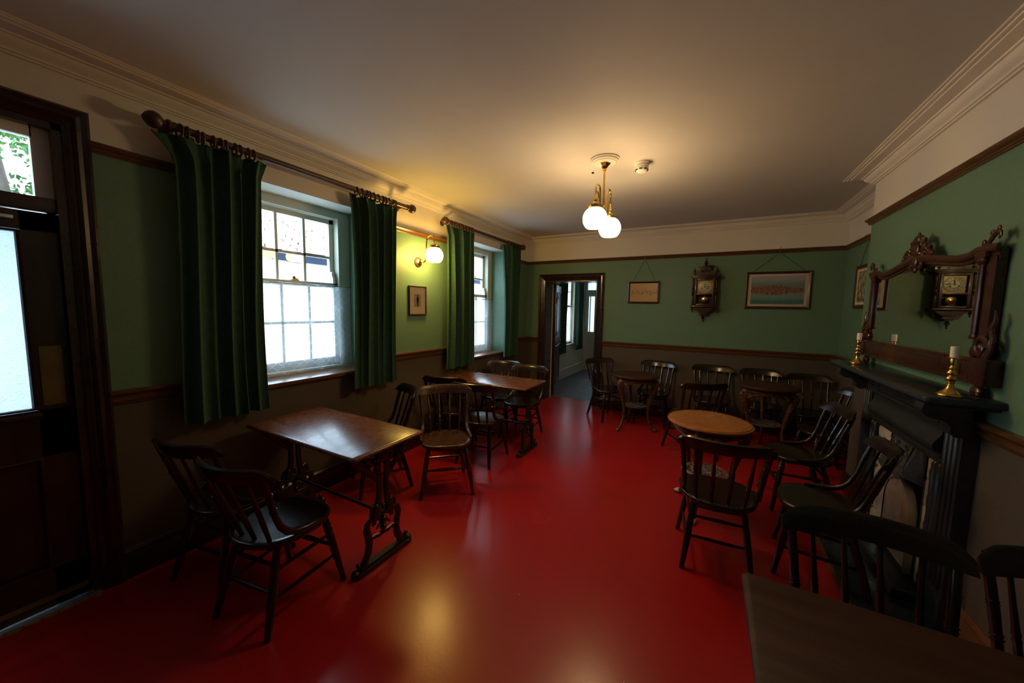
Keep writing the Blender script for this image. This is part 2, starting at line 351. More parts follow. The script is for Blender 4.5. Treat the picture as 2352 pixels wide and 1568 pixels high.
struct(MB().add([(XL, YR, 0), (XA, YR, 0), (XA, YB, 0), (XL, YB, 0)], [(0, 1, 2, 3)]).add([(D2[0], YB, 0), (D2[1], YB, 0), (D2[1], YB+WT, 0), (D2[0], YB+WT, 0)], [(0, 1, 2, 3)]).box((XL, YR, -.1), (XA+.3, YB+WT, -.004)).obj('floor', 'red_lino'))

# mouldings
full = [(XL, YR), (XL, YB), (XA, YB), (XA, YBRST), (XR, YBRST), (XR, YR)]
zb, zc = 2.545, ZC
corn = [(0, zb), (.014, zb), (.016, zb+.008), (.026, zb+.010), (.028, zb+.018), (.034, zb+.024), (.05, zb+.034), (.060, zb+.048), (.064, zb+.058), (.074, zb+.060), (.076, zb+.068), (.10, zb+.072), (.128, zb+.078), (.130, zb+.084), (.142, zb+.082), (.150, zb+.084), (.152, zb+.089), (.166, zb+.088), (.172, zc+.0), (.172, zc+.01), (0, zc+.01)]
sweep('trim_1', full, corn, 'plaster')
pr_ = [(0, 2.225), (.012, 2.225), (.015, 2.232), (.020, 2.235), (.018, 2.243), (.026, 2.25), (.034, 2.258), (.037, 2.266), (.034, 2.271), (.012, 2.276), (0, 2.276)]
sweep('trim_2', [(XL, D1[1]+.08), (XL, W1[0]-.01)], pr_, 'rail_wood')
sweep('trim_3', [(XL, W1[1]+.01), (XL, W2[0]-.01)], pr_, 'rail_wood')
sweep('trim_4', [(XL, W2[1]+.01), (XL, YB), (XA, YB), (XA, YBRST), (XR, YBRST), (XR, YR)], pr_, 'rail_wood')
cr_ = [(0, .962), (.010, .962), (.013, .972), (.020, .976), (.022, .984), (.014, .992), (.016, 1.005), (.030, 1.012), (.038, 1.022), (.038, 1.034), (.030, 1.039), (0, 1.039)]
def rail(n, p_): sweep('trim_%d' % n, p_, cr_, 'rail_wood')
rail(5, [(XL, D1[1]+.08), (XL, W1[0]-.02)]); rail(6, [(XL, W1[1]+.02), (XL, W2[0]-.02)])
rail(7, [(XL, W2[1]+.02), (XL, YB), (D2[0]-.10, YB)]); rail(8, [(D2[1]+.10, YB), (XA, YB), (XA, YBRST), (XR, YBRST), (XR, 3.60)]); rail(9, [(XR, 2.385), (XR, YR)])
bb_ = [(0, 0), (.020, 0), (.020, .125), (.016, .135), (.018, .145), (.012, .158), (.004, .166), (0, .166)]
def skirt(n, p_, mt_='trim_wood'): s_ = sweep('baseboard_%s' % n, p_, bb_, mt_)
skirt('left', [(XL, D1[1]+.09), (XL, YB), (D2[0]-.10, YB)]); skirt('back', [(D2[1]+.10, YB), (XA, YB), (XA, YBRST), (XR, YBRST), (XR, 3.61)]); skirt('right', [(XR, 2.38), (XR, YR)], 'sill_wood')

# ------------------------------------------------------------------ sash windows
def sash_window(name, w, xp, mid_low):
    y0, y1, z0, z1 = w; root = bpy.data.objects.new(name, None); COL.objects.link(root); struct(root); root.location = (xp, (y0+y1)/2, z0)
    L = lambda m_, n_, mt_, p_=None: m_.obj(n_, mt_, p_ or root, None if p_ else None)
    yc = (y0+y1)/2; H = z1-z0; hw = (y1-y0)/2
    def B(a, c, bev=0): return MB().box((a[0]-0, a[1], a[2]), c, bev)
    # box frame
    for s in (-1, 1):
        ya, yb_ = sorted((s*hw, s*(hw-.09))); L(MB().box((-.11, ya, 0), (0, yb_, H)), 'frame_side', 'sash_paint'); ya, yb_ = sorted((s*(hw-.088), s*(hw-.1155))); L(MB().box((-.11, ya, .0), (-.012, yb_, H)), 'pulley_stile', 'sash_paint')
        ya, yb_ = sorted((s*(hw-.09), s*(hw-.115))); L(MB().box((-.012, ya, 0), (.004, yb_, H-.05)), 'staff_bead', 'sash_paint')
    L(MB().box((-.11, -hw+.09, H-.07), (0, hw-.09, H)), 'frame_head', 'sash_paint'); L(MB().box((-.11, -hw+.09, 0), (0, hw-.09, .04)), 'frame_sill', 'sash_paint')
    iw = hw-.115; zm = 1.675-z0
    def sash(nm, xa, xb, za, zb2, zmid, brail):
        s_ = L(MB().box((xa, -iw, za), (xb, iw, za+brail), .004).box((xa, -iw, zb2-.04), (xb, iw, zb2), .004).box((xa, -iw, za), (xb, -iw+.042, zb2), .004).box((xa, iw-.042, za), (xb, iw, zb2), .004), nm, 'sash_paint')
        gy = iw-.042; pw = 2*gy/3
        for k in (1, 2): L(MB().box((xa+.006, -gy+k*pw-.010, za+brail), (xb-.004, -gy+k*pw+.010, zb2-.04)), 'glazing_bar', 'sash_paint', s_)
        L(MB().box((xa+.006, -gy, zmid-.010), (xb-.004, gy, zmid+.010)), 'glazing_bar', 'sash_paint', s_)
        for k in range(3):
            for (a, c) in ((za+brail, zmid-.01), (zmid+.01, zb2-.04)):
                L(MB().add([(xa+.018, -gy+k*pw, a), (xa+.018, -gy+(k+1)*pw, a), (xa+.018, -gy+(k+1)*pw, c), (xa+.018, -gy+k*pw, c)], [(0, 1, 2, 3)]), 'window_pane', 'pane', s_)
        return s_
    up_ = sash('upper_sash', -.10, -.062, zm-.02, H-.075, 1.92-z0, .045)
    lo_ = sash('lower_sash', -.055, -.015, .045, zm+.02, mid_low-z0, .075)
    lk = L(MB().box((-.06, -.03, zm+.02), (-.02, .03, zm+.03)).ball((-.04, 0, zm+.045), .014).box((-.045, -.004, zm+.03), (-.035, .03, zm+.04)), 'sash_catch', 'brass_dull')
    for s in (-1, 1): L(MB().prism([(-.062, zm+.02), (-.02, zm+.02), (-.024, zm+.07), (-.038, zm+.09), (-.034, zm+.12), (-.062, zm+.12)], 'y', s*(iw-.03)-.012, s*(iw-.03)+.012), 'sash_horn', 'white_paint')
    # reveals and sill board
    for s in (-1, 1):
        yy = s*hw; L(MB().add([(0, yy-s*.002, -.02), (XL-xp, yy-s*.002, -.02), (XL-xp, yy-s*.002, H), (0, yy-s*.002, H)], [(0, 1, 2, 3)]), 'window_reveal', 'reveal_green')
    L(MB().add([(0, -hw, H-.002), (XL-xp, -hw, H-.002), (XL-xp, hw, H-.002), (0, hw, H-.002)], [(0, 1, 2, 3)]), 'window_soffit', 'white_paint')
    L(MB().box((0, -hw-.03, -.012), (XL-xp+.035, hw+.03, .018), .008), 'window_sill', 'sill_wood')
    return root
XP = -2.93
sash_window('window_1', W1, XP, 1.355); sash_window('window_2', W2, XP, 1.30)

def lace(name, y0, y1, zb_, zt, x, label):
    n, mz = 90, 22; vs = []; fs = []
    rnd = random.Random(len(name)+int(y0*10))
    ph = [rnd.uniform(0, 6) for _ in range(4)]
    for i in range(n+1):
        t = i/n; y = y0+(y1-y0)*t
        for j in range(mz+1):
            s = j/mz; amp = .006+.010*(1-s)
            xx = x+amp*math.sin(t*34+ph[0]+.6*math.sin(s*2+ph[1]))+.006*math.sin(t*11+ph[2])
            zz = zb_+(zt-zb_)*s+(0 if j else .012*abs(math.sin(t*PI*9)))
            vs.append((xx-x, y-(y0+y1)/2, zz-zb_))
    for i in range(n):
        for j in range(mz):
            a = i*(mz+1)+j; fs.append((a, a+mz+1, a+mz+2, a+1))
    root = thing(name, label, 'net curtain', (x, (y0+y1)/2, zb_))
    MB().add(vs, fs).obj('lace_cloth', 'lace', root, ang=80)
    MB().lathe((0, -(y1-y0)/2-.02, zt-zb_-.006), (0, (y1-y0)/2+.02, zt-zb_-.006), [(0, .004), (1, .004)], 8).obj('wire', 'brass_dull', root)
lace('lace_curtain', 1.29, 2.175, .955, 1.672, -2.885, 'white lace half curtain patterned with diamonds across the window with the tiled roof view')
lace('lace_curtain', 3.75, 4.64, .872, 1.632, -2.885, 'white lace half curtain across the narrow-looking window nearest the wooden doorway')

# ------------------------------------------------------------------ curtain poles and curtains
def pole(y0, y1, rings, label):
    x, z = -2.575, 2.438; root = thing('curtain_pole', label, 'curtain pole', (x, (y0+y1)/2, z), 0, 'curtain poles over the windows')
    h = (y1-y0)/2; MB().lathe((0, -h, 0), (0, h, 0), [(0, .0195), (1, .0195)], 14).obj('rod', 'pole_wood', root)
    for s in (-1, 1):
        MB().lathe((0, s*(h-.02), 0), (0, s*(h+.095), 0), [(0, .020), (.05, .026), (.14, .026), (.2, .018), (.28, .017), (.34, .026), (.45, .037), (.6, .042), (.75, .038), (.88, .026), (.97, .010), (1, .002)], 16).obj('finial', 'pole_wood', root)
        MB().lathe((-.12, s*(h-.035), 0), (0, s*(h-.035), 0), [(0, .03), (.08, .03), (.12, .013), (.8, .012), (.85, .024), (1, .024)], 12).obj('bracket', 'pole_wood', root)
    for y in rings:
        yy = y-(y0+y1)/2; r = .031; tl_ = random.uniform(-.35, .35)
        MB().tube([(math.cos(a)*r, yy+math.sin(tl_)*math.cos(a)*r*.6, math.sin(a)*r-.010) for a in [2*PI*k/16 for k in range(16)]], .0055, 6, True).obj('ring', 'pole_wood', root)
def spread(a, c, n): return [a+(c-a)*(i+.5)/n+random.uniform(-.012, .012) for i in range(n)]
pole(.86, 2.60, spread(.90, 1.30, 11)+spread(2.02, 2.46, 11), 'long dark wooden curtain pole over the window with the tiled roof view')
pole(3.20, 4.96, spread(3.24, 3.68, 11)+spread(4.52, 4.93, 11), 'long dark wooden curtain pole over the window beside the doorway')
def curtain(y0, y1, zb_, label, seed, flare=0):
    rnd = random.Random(seed); n, mz = 160, 30; x = -2.595; zt = 2.405; vs = []; fs = []
    ph = [rnd.uniform(0, 6.28) for _ in range(6)]; k = 5.6+.8*rnd.random()
    for i in range(n+1):
        t = i/n
        for j in range(mz+1):
            s = j/mz; z = zb_+(zt-zb_)*s
            head = max(0, (s-.93)/.07); amp = .036*(1-.5*head)*(.75+.25*math.sin(3*s+ph[1]))
            w = t*k*2*PI+ph[0]+.5*math.sin(2.2*s+ph[2])
            w += .55*math.sin(t*9+ph[5])+.9*head*math.sin(w*2+ph[4])*.4; xx = amp*math.sin(w)+.020*math.sin(w*.43+ph[3]+s)+.006*math.sin(w*2.1+ph[5])*(head+.3)
            yy = (t-.5)*(y1-y0)*(1-.05*math.sin(PI*s))+.010*math.cos(w)+.01*math.sin(ph[4]+4*s)
            if head > 0: yy += (t-.5)*.05*head; z += .006*math.sin(w*1.5)*head
            if flare and s > .9: yy += -flare*max(0, .25-t)*4*((s-.9)/.1)**1.5; z -= flare*max(0, .25-t)*1.2*((s-.9)/.1)
            vs.append((xx, yy, z-zb_))
    for i in range(n):
        for j in range(mz):
            a = i*(mz+1)+j; fs.append((a, a+mz+1, a+mz+2, a+1))
    o = MB().add(vs, fs).obj('curtain', 'green_velvet', None, (x, (y0+y1)/2, zb_), ang=80)
    md = o.modifiers.new('thickness', 'SOLIDIFY'); md.thickness = .004
    tag(o, label, 'curtain', 'green velvet curtains')
curtain(.875, 1.315, .795, 'green velvet curtain hanging next to the glazed street door', 3, .06)
curtain(2.0, 2.46, .795, 'green velvet curtain on the wall-lamp side of the window with the tiled roof view', 5)
curtain(3.215, 3.72, .795, 'green velvet curtain between the wall lamp and the window beside the doorway', 8)
curtain(4.50, 4.93, .795, 'green velvet curtain in the corner beside the wooden doorway', 12)

# ------------------------------------------------------------------ street door (door_1)
d1 = bpy.data.objects.new('door_1', None); COL.objects.link(d1); struct(d1); d1.location = (XL, (D1[0]+D1[1])/2, 0)
dw = (D1[1]-D1[0])/2
def arch_prof(w): return [(0, 0), (w, 0), (w, .022), (w-.012, .034), (w-.03, .026), (w-.045, .03), (.028, .016), (.02, .022), (.008, .016), (0, .012)]
def architrave(parent, axis_pts, w, mat):
    """three-sided moulded frame; axis_pts = function(u,z,out)->xyz ; built as mitred sweep"""
    (u0, u1, zt), fn = axis_pts; prof = arch_prof(w); rs = []
    for (u, z, su, sz) in ((u0, 0, -1, 0), (u0, zt, -1, 1), (u1, zt, 1, 1), (u1, 0, 1, 0)):
        rs.append([fn(u+su*o, z+sz*o, h) for o, h in prof])
    MB().rings(rs).obj('architrave', mat, parent, ang=20)
architrave(d1, ((-dw, dw, D1[3]), lambda u, z, h: (h, u, z)), .088, 'trim_wood')
for s in (-1, 1):
    a, c = sorted((s*dw, s*(dw-.03))); MB().box((-.16, a, 0), (.004, c, D1[3])).obj('jamb', 'trim_wood', d1)
MB().box((-.16, -dw, D1[3]-.03), (.004, dw, D1[3])).obj('head', 'trim_wood', d1)
for s in (-1, 1):
    a, c = sorted((s*(dw-.03), s*(dw-.05))); MB().box((-.10, a, 0), (-.077, c, 1.91)).obj('stop', 'trim_wood', d1)
tb = MB().box((-.10, -dw+.03, 1.905), (-.01, dw-.03, 1.97), .006).obj('transom_bar', 'door_wood', d1)
# fanlight
fl_ = MB().box((-.08, -dw+.03, 1.97), (-.04, -dw+.075, 2.28)).box((-.08, dw-.085, 1.97), (-.04, dw-.03, 2.28)).box((-.08, -dw+.07, 2.235), (-.04, dw-.08, 2.28)).obj('fanlight_frame', 'white_paint', d1)
MB().add([(-.06, -dw+.07, 1.965), (-.06, dw-.08, 1.965), (-.06, dw-.08, 2.24), (-.06, -dw+.07, 2.24)], [(0, 1, 2, 3)]).obj('fanlight_pane', 'pane', fl_)
# leaf
iw = dw-.034; xs0, xs1 = -.075, -.03
leaf = MB()
for s in (-1, 1):
    a, c = sorted((s*iw, s*(iw-.105))); leaf.box((xs0, a, .01), (xs1, c, 1.90))
leaf.box((xs0, -iw, 1.815), (xs1, iw, 1.90)); leaf.box((xs0, -iw, .76), (xs1, iw, .985)); leaf.box((xs0, -iw, .01), (xs1, iw, .20))
lf = leaf.obj('door_leaf', 'door_wood', d1)
MB().box((-.06, -iw+.1, .20), (-.048, iw-.1, .76)).obj('lower_panel', 'door_wood', lf)
for (za, zb2) in ((.20, .76), (.985, 1.815)):
    g = iw-.105
    MB().tube([(-.032, -g+.008, za+.008), (-.032, g-.008, za+.008), (-.032, g-.008, zb2-.008), (-.032, -g+.008, zb2-.008)], .012, 8, True).obj('moulding', 'door_wood', lf)
g = iw-.105
MB().box((-.056, -g, .985), (-.05, g, 1.815)).obj('obscured_pane', 'obscured_glass', lf)
MB().box((xs1, -g-.01, .955), (xs1+.022, g+.01, .975), .005).obj('ledge', 'door_wood', lf)
MB().box((xs1, iw-.088, 1.005), (xs1+.003, iw-.02, 1.285)).obj('finger_plate', 'brass_dull', lf)
MB().box((xs1, -.30, .05), (xs1+.012, iw-.0, .075), .004).obj('weather_strip', 'brass_dull', lf)
MB().box((xs1, iw-.19, 1.855), (xs1+.012, iw-.12, 1.872), .003).obj('bolt_keep', 'strip_metal', lf)
th = tag(MB().box((-.12, -dw, -.002), (.012, dw, .006)).obj('threshold', 'strip_metal', d1))
mworn = MB()
rw = random.Random(4)
for k in range(16):
    yy = -dw+.06+k*.05; q = [(0, yy), (.02+rw.random()*.03, yy+.006), (.03+rw.random()*.03, yy+.028), (.012+rw.random()*.02, yy+.048), (0, yy+.05)]
    if rw.random() < .72: mworn.prism(q, 'z', .006, .0072)
mworn.obj('worn_edge', 'worn_timber', d1, (.004, 0, -.005))

# ------------------------------------------------------------------ doorway to the next room (door_2)
d2 = bpy.data.objects.new('door_2', None); COL.objects.link(d2); struct(d2); d2.location = ((D2[0]+D2[1])/2, YB, 0)
dw2 = (D2[1]-D2[0])/2
architrave(d2, ((-dw2, dw2, D2[2]), lambda u, z, h: (u, -h, z)), .102, 'trim_wood')
for s in (-1, 1):
    a, c = sorted((s*dw2, s*(dw2-.018))); MB().box((a, -.004, 0), (c, WT+.004, D2[2])).obj('lining', 'trim_wood', d2)
    a, c = sorted((s*(dw2-.018), s*(dw2-.034))); MB().box((a, WT-.075, 0), (c, WT-.06, D2[2]-.018)).obj('stop', 'cream_paint', d2)
MB().box((-dw2, -.004, D2[2]-.018), (dw2, WT+.004, D2[2])).obj('lining_head', 'trim_wood', d2)
lf2 = MB().box((-dw2+.02, WT, .012), (-dw2+.058, WT+.80, 1.93), .003).obj('door_leaf', 'door_wood', d2)
pv0 = Vector((-dw2+.03, WT, 0)); lf2.matrix_local = Matrix.Translation(pv0) @ Matrix.Rotation(math.radians(15), 4, 'Z') @ Matrix.Translation(-pv0)
for za, zb2 in ((.2, .85), (1.05, 1.8)): MB().tube([(-dw2+.058, WT+.12, za), (-dw2+.058, WT+.68, za), (-dw2+.058, WT+.68, zb2), (-dw2+.058, WT+.12, zb2)], .010, 6, True).obj('moulding', 'door_wood', lf2)
MB().lathe((-dw2+.058, WT+.30, .95), (-dw2+.12, WT+.30, .95), [(0, .024), (.1, .024), (.15, .01), (.6, .01), (.7, .022), (.9, .026), (1, .012)], 12).obj('door_knob', 'strip_metal', lf2)
for z in (.3, 1.65): MB().lathe((-dw2+.064, WT-.004, z-.05), (-dw2+.064, WT-.004, z+.05), [(0, .008), (1, .008)], 8).obj('hinge', 'brass_dull', lf2)

# ------------------------------------------------------------------ the next room
FX0, FX1, FY0, FY1 = -2.76, .9, YB+WT, 8.80
w3 = (7.22, 8.02, .735, 2.2)
wall('wall_far_left', [((FX0-.3, FY0, 0), (FX0, w3[0], ZC)), ((FX0-.3, w3[1], 0), (FX0, FY1, ZC)), ((FX0-.3, w3[0], 0), (FX0, w3[1], w3[2])), ((FX0-.3, w3[0], w3[3]), (FX0, w3[1], ZC))], 'cream_wall')
D3 = (-2.74, -2.0, 2.3)
wall('wall_far_back', [((D3[1], FY1, 0), (FX1, FY1+.2, ZC)), ((FX0-.3, FY1, 0), (D3[0], FY1+.2, ZC)), ((D3[0], FY1, D3[2]), (D3[1], FY1+.2, ZC))], 'cream_wall')
wall('wall_far_right', [((FX1, FY0, 0), (FX1+.2, FY1+.2, ZC))], 'cream_wall')
struct(MB().box((FX0-.3, FY0, ZC), (FX1+.2, FY1+.2, ZC+.15)).obj('ceiling', 'ceiling_paint'))
ffl = struct(MB().box((FX0, FY0, -.1), (FX1, FY1, -.010)).obj('floor', 'grey_stone'))
rf = random.Random(11); y = FY0
fl_meshes = [MB().box((-.5, -.5, 0), (.5, .5, 1)).mesh('flagstone', 'grey_stone') for _ in range(1)]
while y < FY1-.05:
    d = min(rf.uniform(.38, .55), FY1-y); x = FX0
    while x < FX1-.05:
        w_ = min(rf.uniform(.5, .8), FX1-x); o = bpy.data.objects.new('flagstone', fl_meshes[0]); COL.objects.link(o); o.parent = ffl
        o.location = (x+w_/2, y+d/2, -.010); o.scale = (w_-.008, d-.008, .010+rf.uniform(-.002, .0)); x += w_
    y += d
sweep('baseboard_far', [(FX0, FY0), (FX0, FY1), (FX1, FY1)], [(0, 0), (.02, 0), (.02, .19), (.012, .205), (0, .21)], 'cream_paint')
wf = bpy.data.objects.new('window_3', None); COL.objects.link(wf); struct(wf); wf.location = (FX0-.07, (w3[0]+w3[1])/2, w3[2])
hw = (w3[1]-w3[0])/2; H = w3[3]-w3[2]
for s in (-1, 1):
    a, c = sorted((s*hw, s*(hw-.07))); MB().box((-.06, a, 0), (0, c, H)).obj('frame_side', 'white_paint', wf)
MB().box((-.06, -hw, H-.06), (0, hw, H)).box((-.06, -hw, 0), (0, hw, .06)).box((-.05, -hw, .82), (-.01, hw, .865)).obj('frame_rail', 'white_paint', wf)
for k in (-1, 1): MB().box((-.045, k*.115-.01, 0), (-.02, k*.115+.01, H)).obj('glazing_bar', 'white_paint', wf)
for z in (.42, 1.16): MB().box((-.045, -hw, z), (-.02, hw, z+.02)).obj('glazing_bar', 'white_paint', wf)
MB().add([(-.03, -hw, 0), (-.03, hw, 0), (-.03, hw, H), (-.03, -hw, H)], [(0, 1, 2, 3)]).obj('window_pane', 'pane', wf)
MB().box((0, -hw-.03, -.03), (.10, hw+.03, 0)).obj('window_sill', 'white_paint', wf)
lace('lace_curtain', 7.28, 7.96, .76, 1.57, FX0-.035, 'white net half curtain in the cream room seen through the doorway')
def far_curtain(y0, y1, label, seed):
    rnd = random.Random(seed); n, mz = 50, 14; vs = []; fs = []; p0 = rnd.uniform(0, 6)
    for i in range(n+1):
        for j in range(mz+1):
            t, s = i/n, j/mz; w = t*PI*8+p0
            vs.append((.03*math.sin(w+.4*s), (t-.5)*(y1-y0)*(1-.25*math.sin(PI*s)*(.5 if s > .5 else 1)*.6), s*1.66))
    for i in range(n):
        for j in range(mz): a = i*(mz+1)+j; fs.append((a, a+mz+1, a+mz+2, a+1))
    o = MB().add(vs, fs).obj('curtain', 'green_velvet', None, (FX0+.09, (y0+y1)/2, .575), ang=80); o.modifiers.new('t', 'SOLIDIFY').thickness = .004
    tag(o, label, 'curtain', 'green curtains in the next room')
far_curtain(6.86, 7.26, 'green curtain behind the open door leaf, in the room past the doorway', 1)
far_curtain(8.0, 8.42, 'gathered green curtain beside the half-glazed cream door past the doorway', 2)
# half-glazed cream door with sidelight
d3 = bpy.data.objects.new('door_3', None); COL.objects.link(d3); struct(d3); d3.location = (D3[0], FY1, 0); DW = D3[1]-D3[0]
for a, c in ((0, .05), (.27, .33), (DW-.05, DW)): MB().box((a, -.01, 0), (c, .06, D3[2])).obj('frame_post', 'cream_paint', d3)
MB().box((0, -.012, 1.90), (DW, .062, 1.99)).box((0, -.01, D3[2]-.05), (DW, .06, D3[2])).obj('frame_rail', 'cream_paint', d3)
for (a, c, g0) in ((.05, .27, .96), (.33, DW-.05, .96)):
    p_ = MB().box((a, 0, 0), (c, .045, g0)).box((a, 0, 1.84), (c, .045, 1.90)).box((a, 0, g0), (a+.035, .045, 1.84)).box((c-.035, 0, g0), (c, .045, 1.84)).obj('door_leaf', 'cream_paint', d3)
    MB().box((a+.03, .018, g0), (c-.03, .026, 1.84)).obj('door_pane', 'frosted_glass', p_); MB().box((a, .018, 1.98), (c, .026, D3[2]-.04)).obj('fanlight_pane', 'frosted_glass', p_)
    MB().box((a+.1*(c-a), -.006, .2), (c-.1*(c-a), .0, g0-.12), .003).obj('panel', 'cream_paint', p_)
MB().box((.115, -.012, .96), (.135, .03, 1.84)).obj('glazing_bar', 'cream_paint', d3)

# ------------------------------------------------------------------ outside
struct(MB().box((-30, -12, -.25), (XO, 26, -.12)).obj('ground', 'pavement'))
hs = thing('neighbour_building', 'white rendered outbuilding with a tiled roof seen through the window', 'building', (-7.0, 9, -.12))
MB().box((-4, -6.4, 0), (0, 9, 2.45)).obj('wall', 'outside_wall', hs)
MB().box((-.06, -6.5, 2.44), (.10, 9.2, 2.61)).obj('fascia', 'outside_dark', hs)
for y in (-4.93, -1.2, 2.4): MB().box((-.05, y-.11, 2.42), (.12, y+.11, 2.625)).obj('rafter_end', 'outside_tan', hs)
rt_ = random.Random(9); NR = 15
for k in range(NR):
    t0, t1 = k/NR, (k+1.06)/NR; x0, x1 = .16-3.2*t0, .16-3.2*t1; z0, z1 = 2.60+1.42*t0, 2.60+1.42*t1
    m_ = MB(); y = -6.6
    while y < 9.2:
        w_ = .27; dz = rt_.uniform(0, .018); dx = rt_.uniform(-.012, .012)
        m_.add([(x0+dx, y, z0+.055+dz), (x0+dx, y+w_, z0+.055+dz), (x1, y+w_, z1+.02), (x1, y, z1+.02), (x0+dx, y, z0+dz), (x0+dx, y+w_, z0+dz)], [(0, 1, 2, 3), (4, 5, 1, 0)]); y += w_+.008
    m_.obj('roof_course', 'roof_tile', hs, ang=10)
MB().box((-3.1, -6.6, 3.98), (-2.95, 9.2, 4.10), .03).obj('ridge', 'roof_tile', hs)
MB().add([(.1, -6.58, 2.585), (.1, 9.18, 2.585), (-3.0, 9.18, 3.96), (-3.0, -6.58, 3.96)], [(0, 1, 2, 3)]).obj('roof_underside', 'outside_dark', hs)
tr_ = thing('garden_tree', 'leafy tree seen through the fanlight over the street door', 'tree', (-6.3, .75, -.12))
MB().tube([(0, 0, 0), (.05, .02, 1.2), (-.03, .05, 2.4), (.06, -.05, 3.6)], [.14, .11, .09, .04], 10).tube([(0, .03, 1.9), (.3, .5, 2.8), (.35, .9, 3.4)], [.06, .04, .015], 8).tube([(0, .03, 2.1), (.2, -.6, 3.0), (.1, -1.0, 3.6)], [.06, .04, .015], 8).obj('trunk', 'bark', tr_)
lm = MB(); rl = random.Random(21); cl = [(rl.uniform(-.7, .7), rl.uniform(-1.2, 1.0), rl.uniform(2.2, 4.4)) for _ in range(52)]
for c in cl:
    for _ in range(420):
        dd = Vector((rl.gauss(0, 1), rl.gauss(0, 1), rl.gauss(0, .8))).normalized()*rl.uniform(.12, .42); p_ = Vector(c)+dd
        a = Vector((rl.gauss(0, 1), rl.gauss(0, 1), rl.gauss(0, 1))).normalized(); b_ = a.orthogonal().normalized(); s = rl.uniform(.022, .042)
        lm.add([p_-a*s, p_+b_*s*.5, p_+a*s, p_-b_*s*.5], [(0, 1, 2, 3)])
tag(lm.obj('foliage', 'leaf', tr_), kind='stuff')

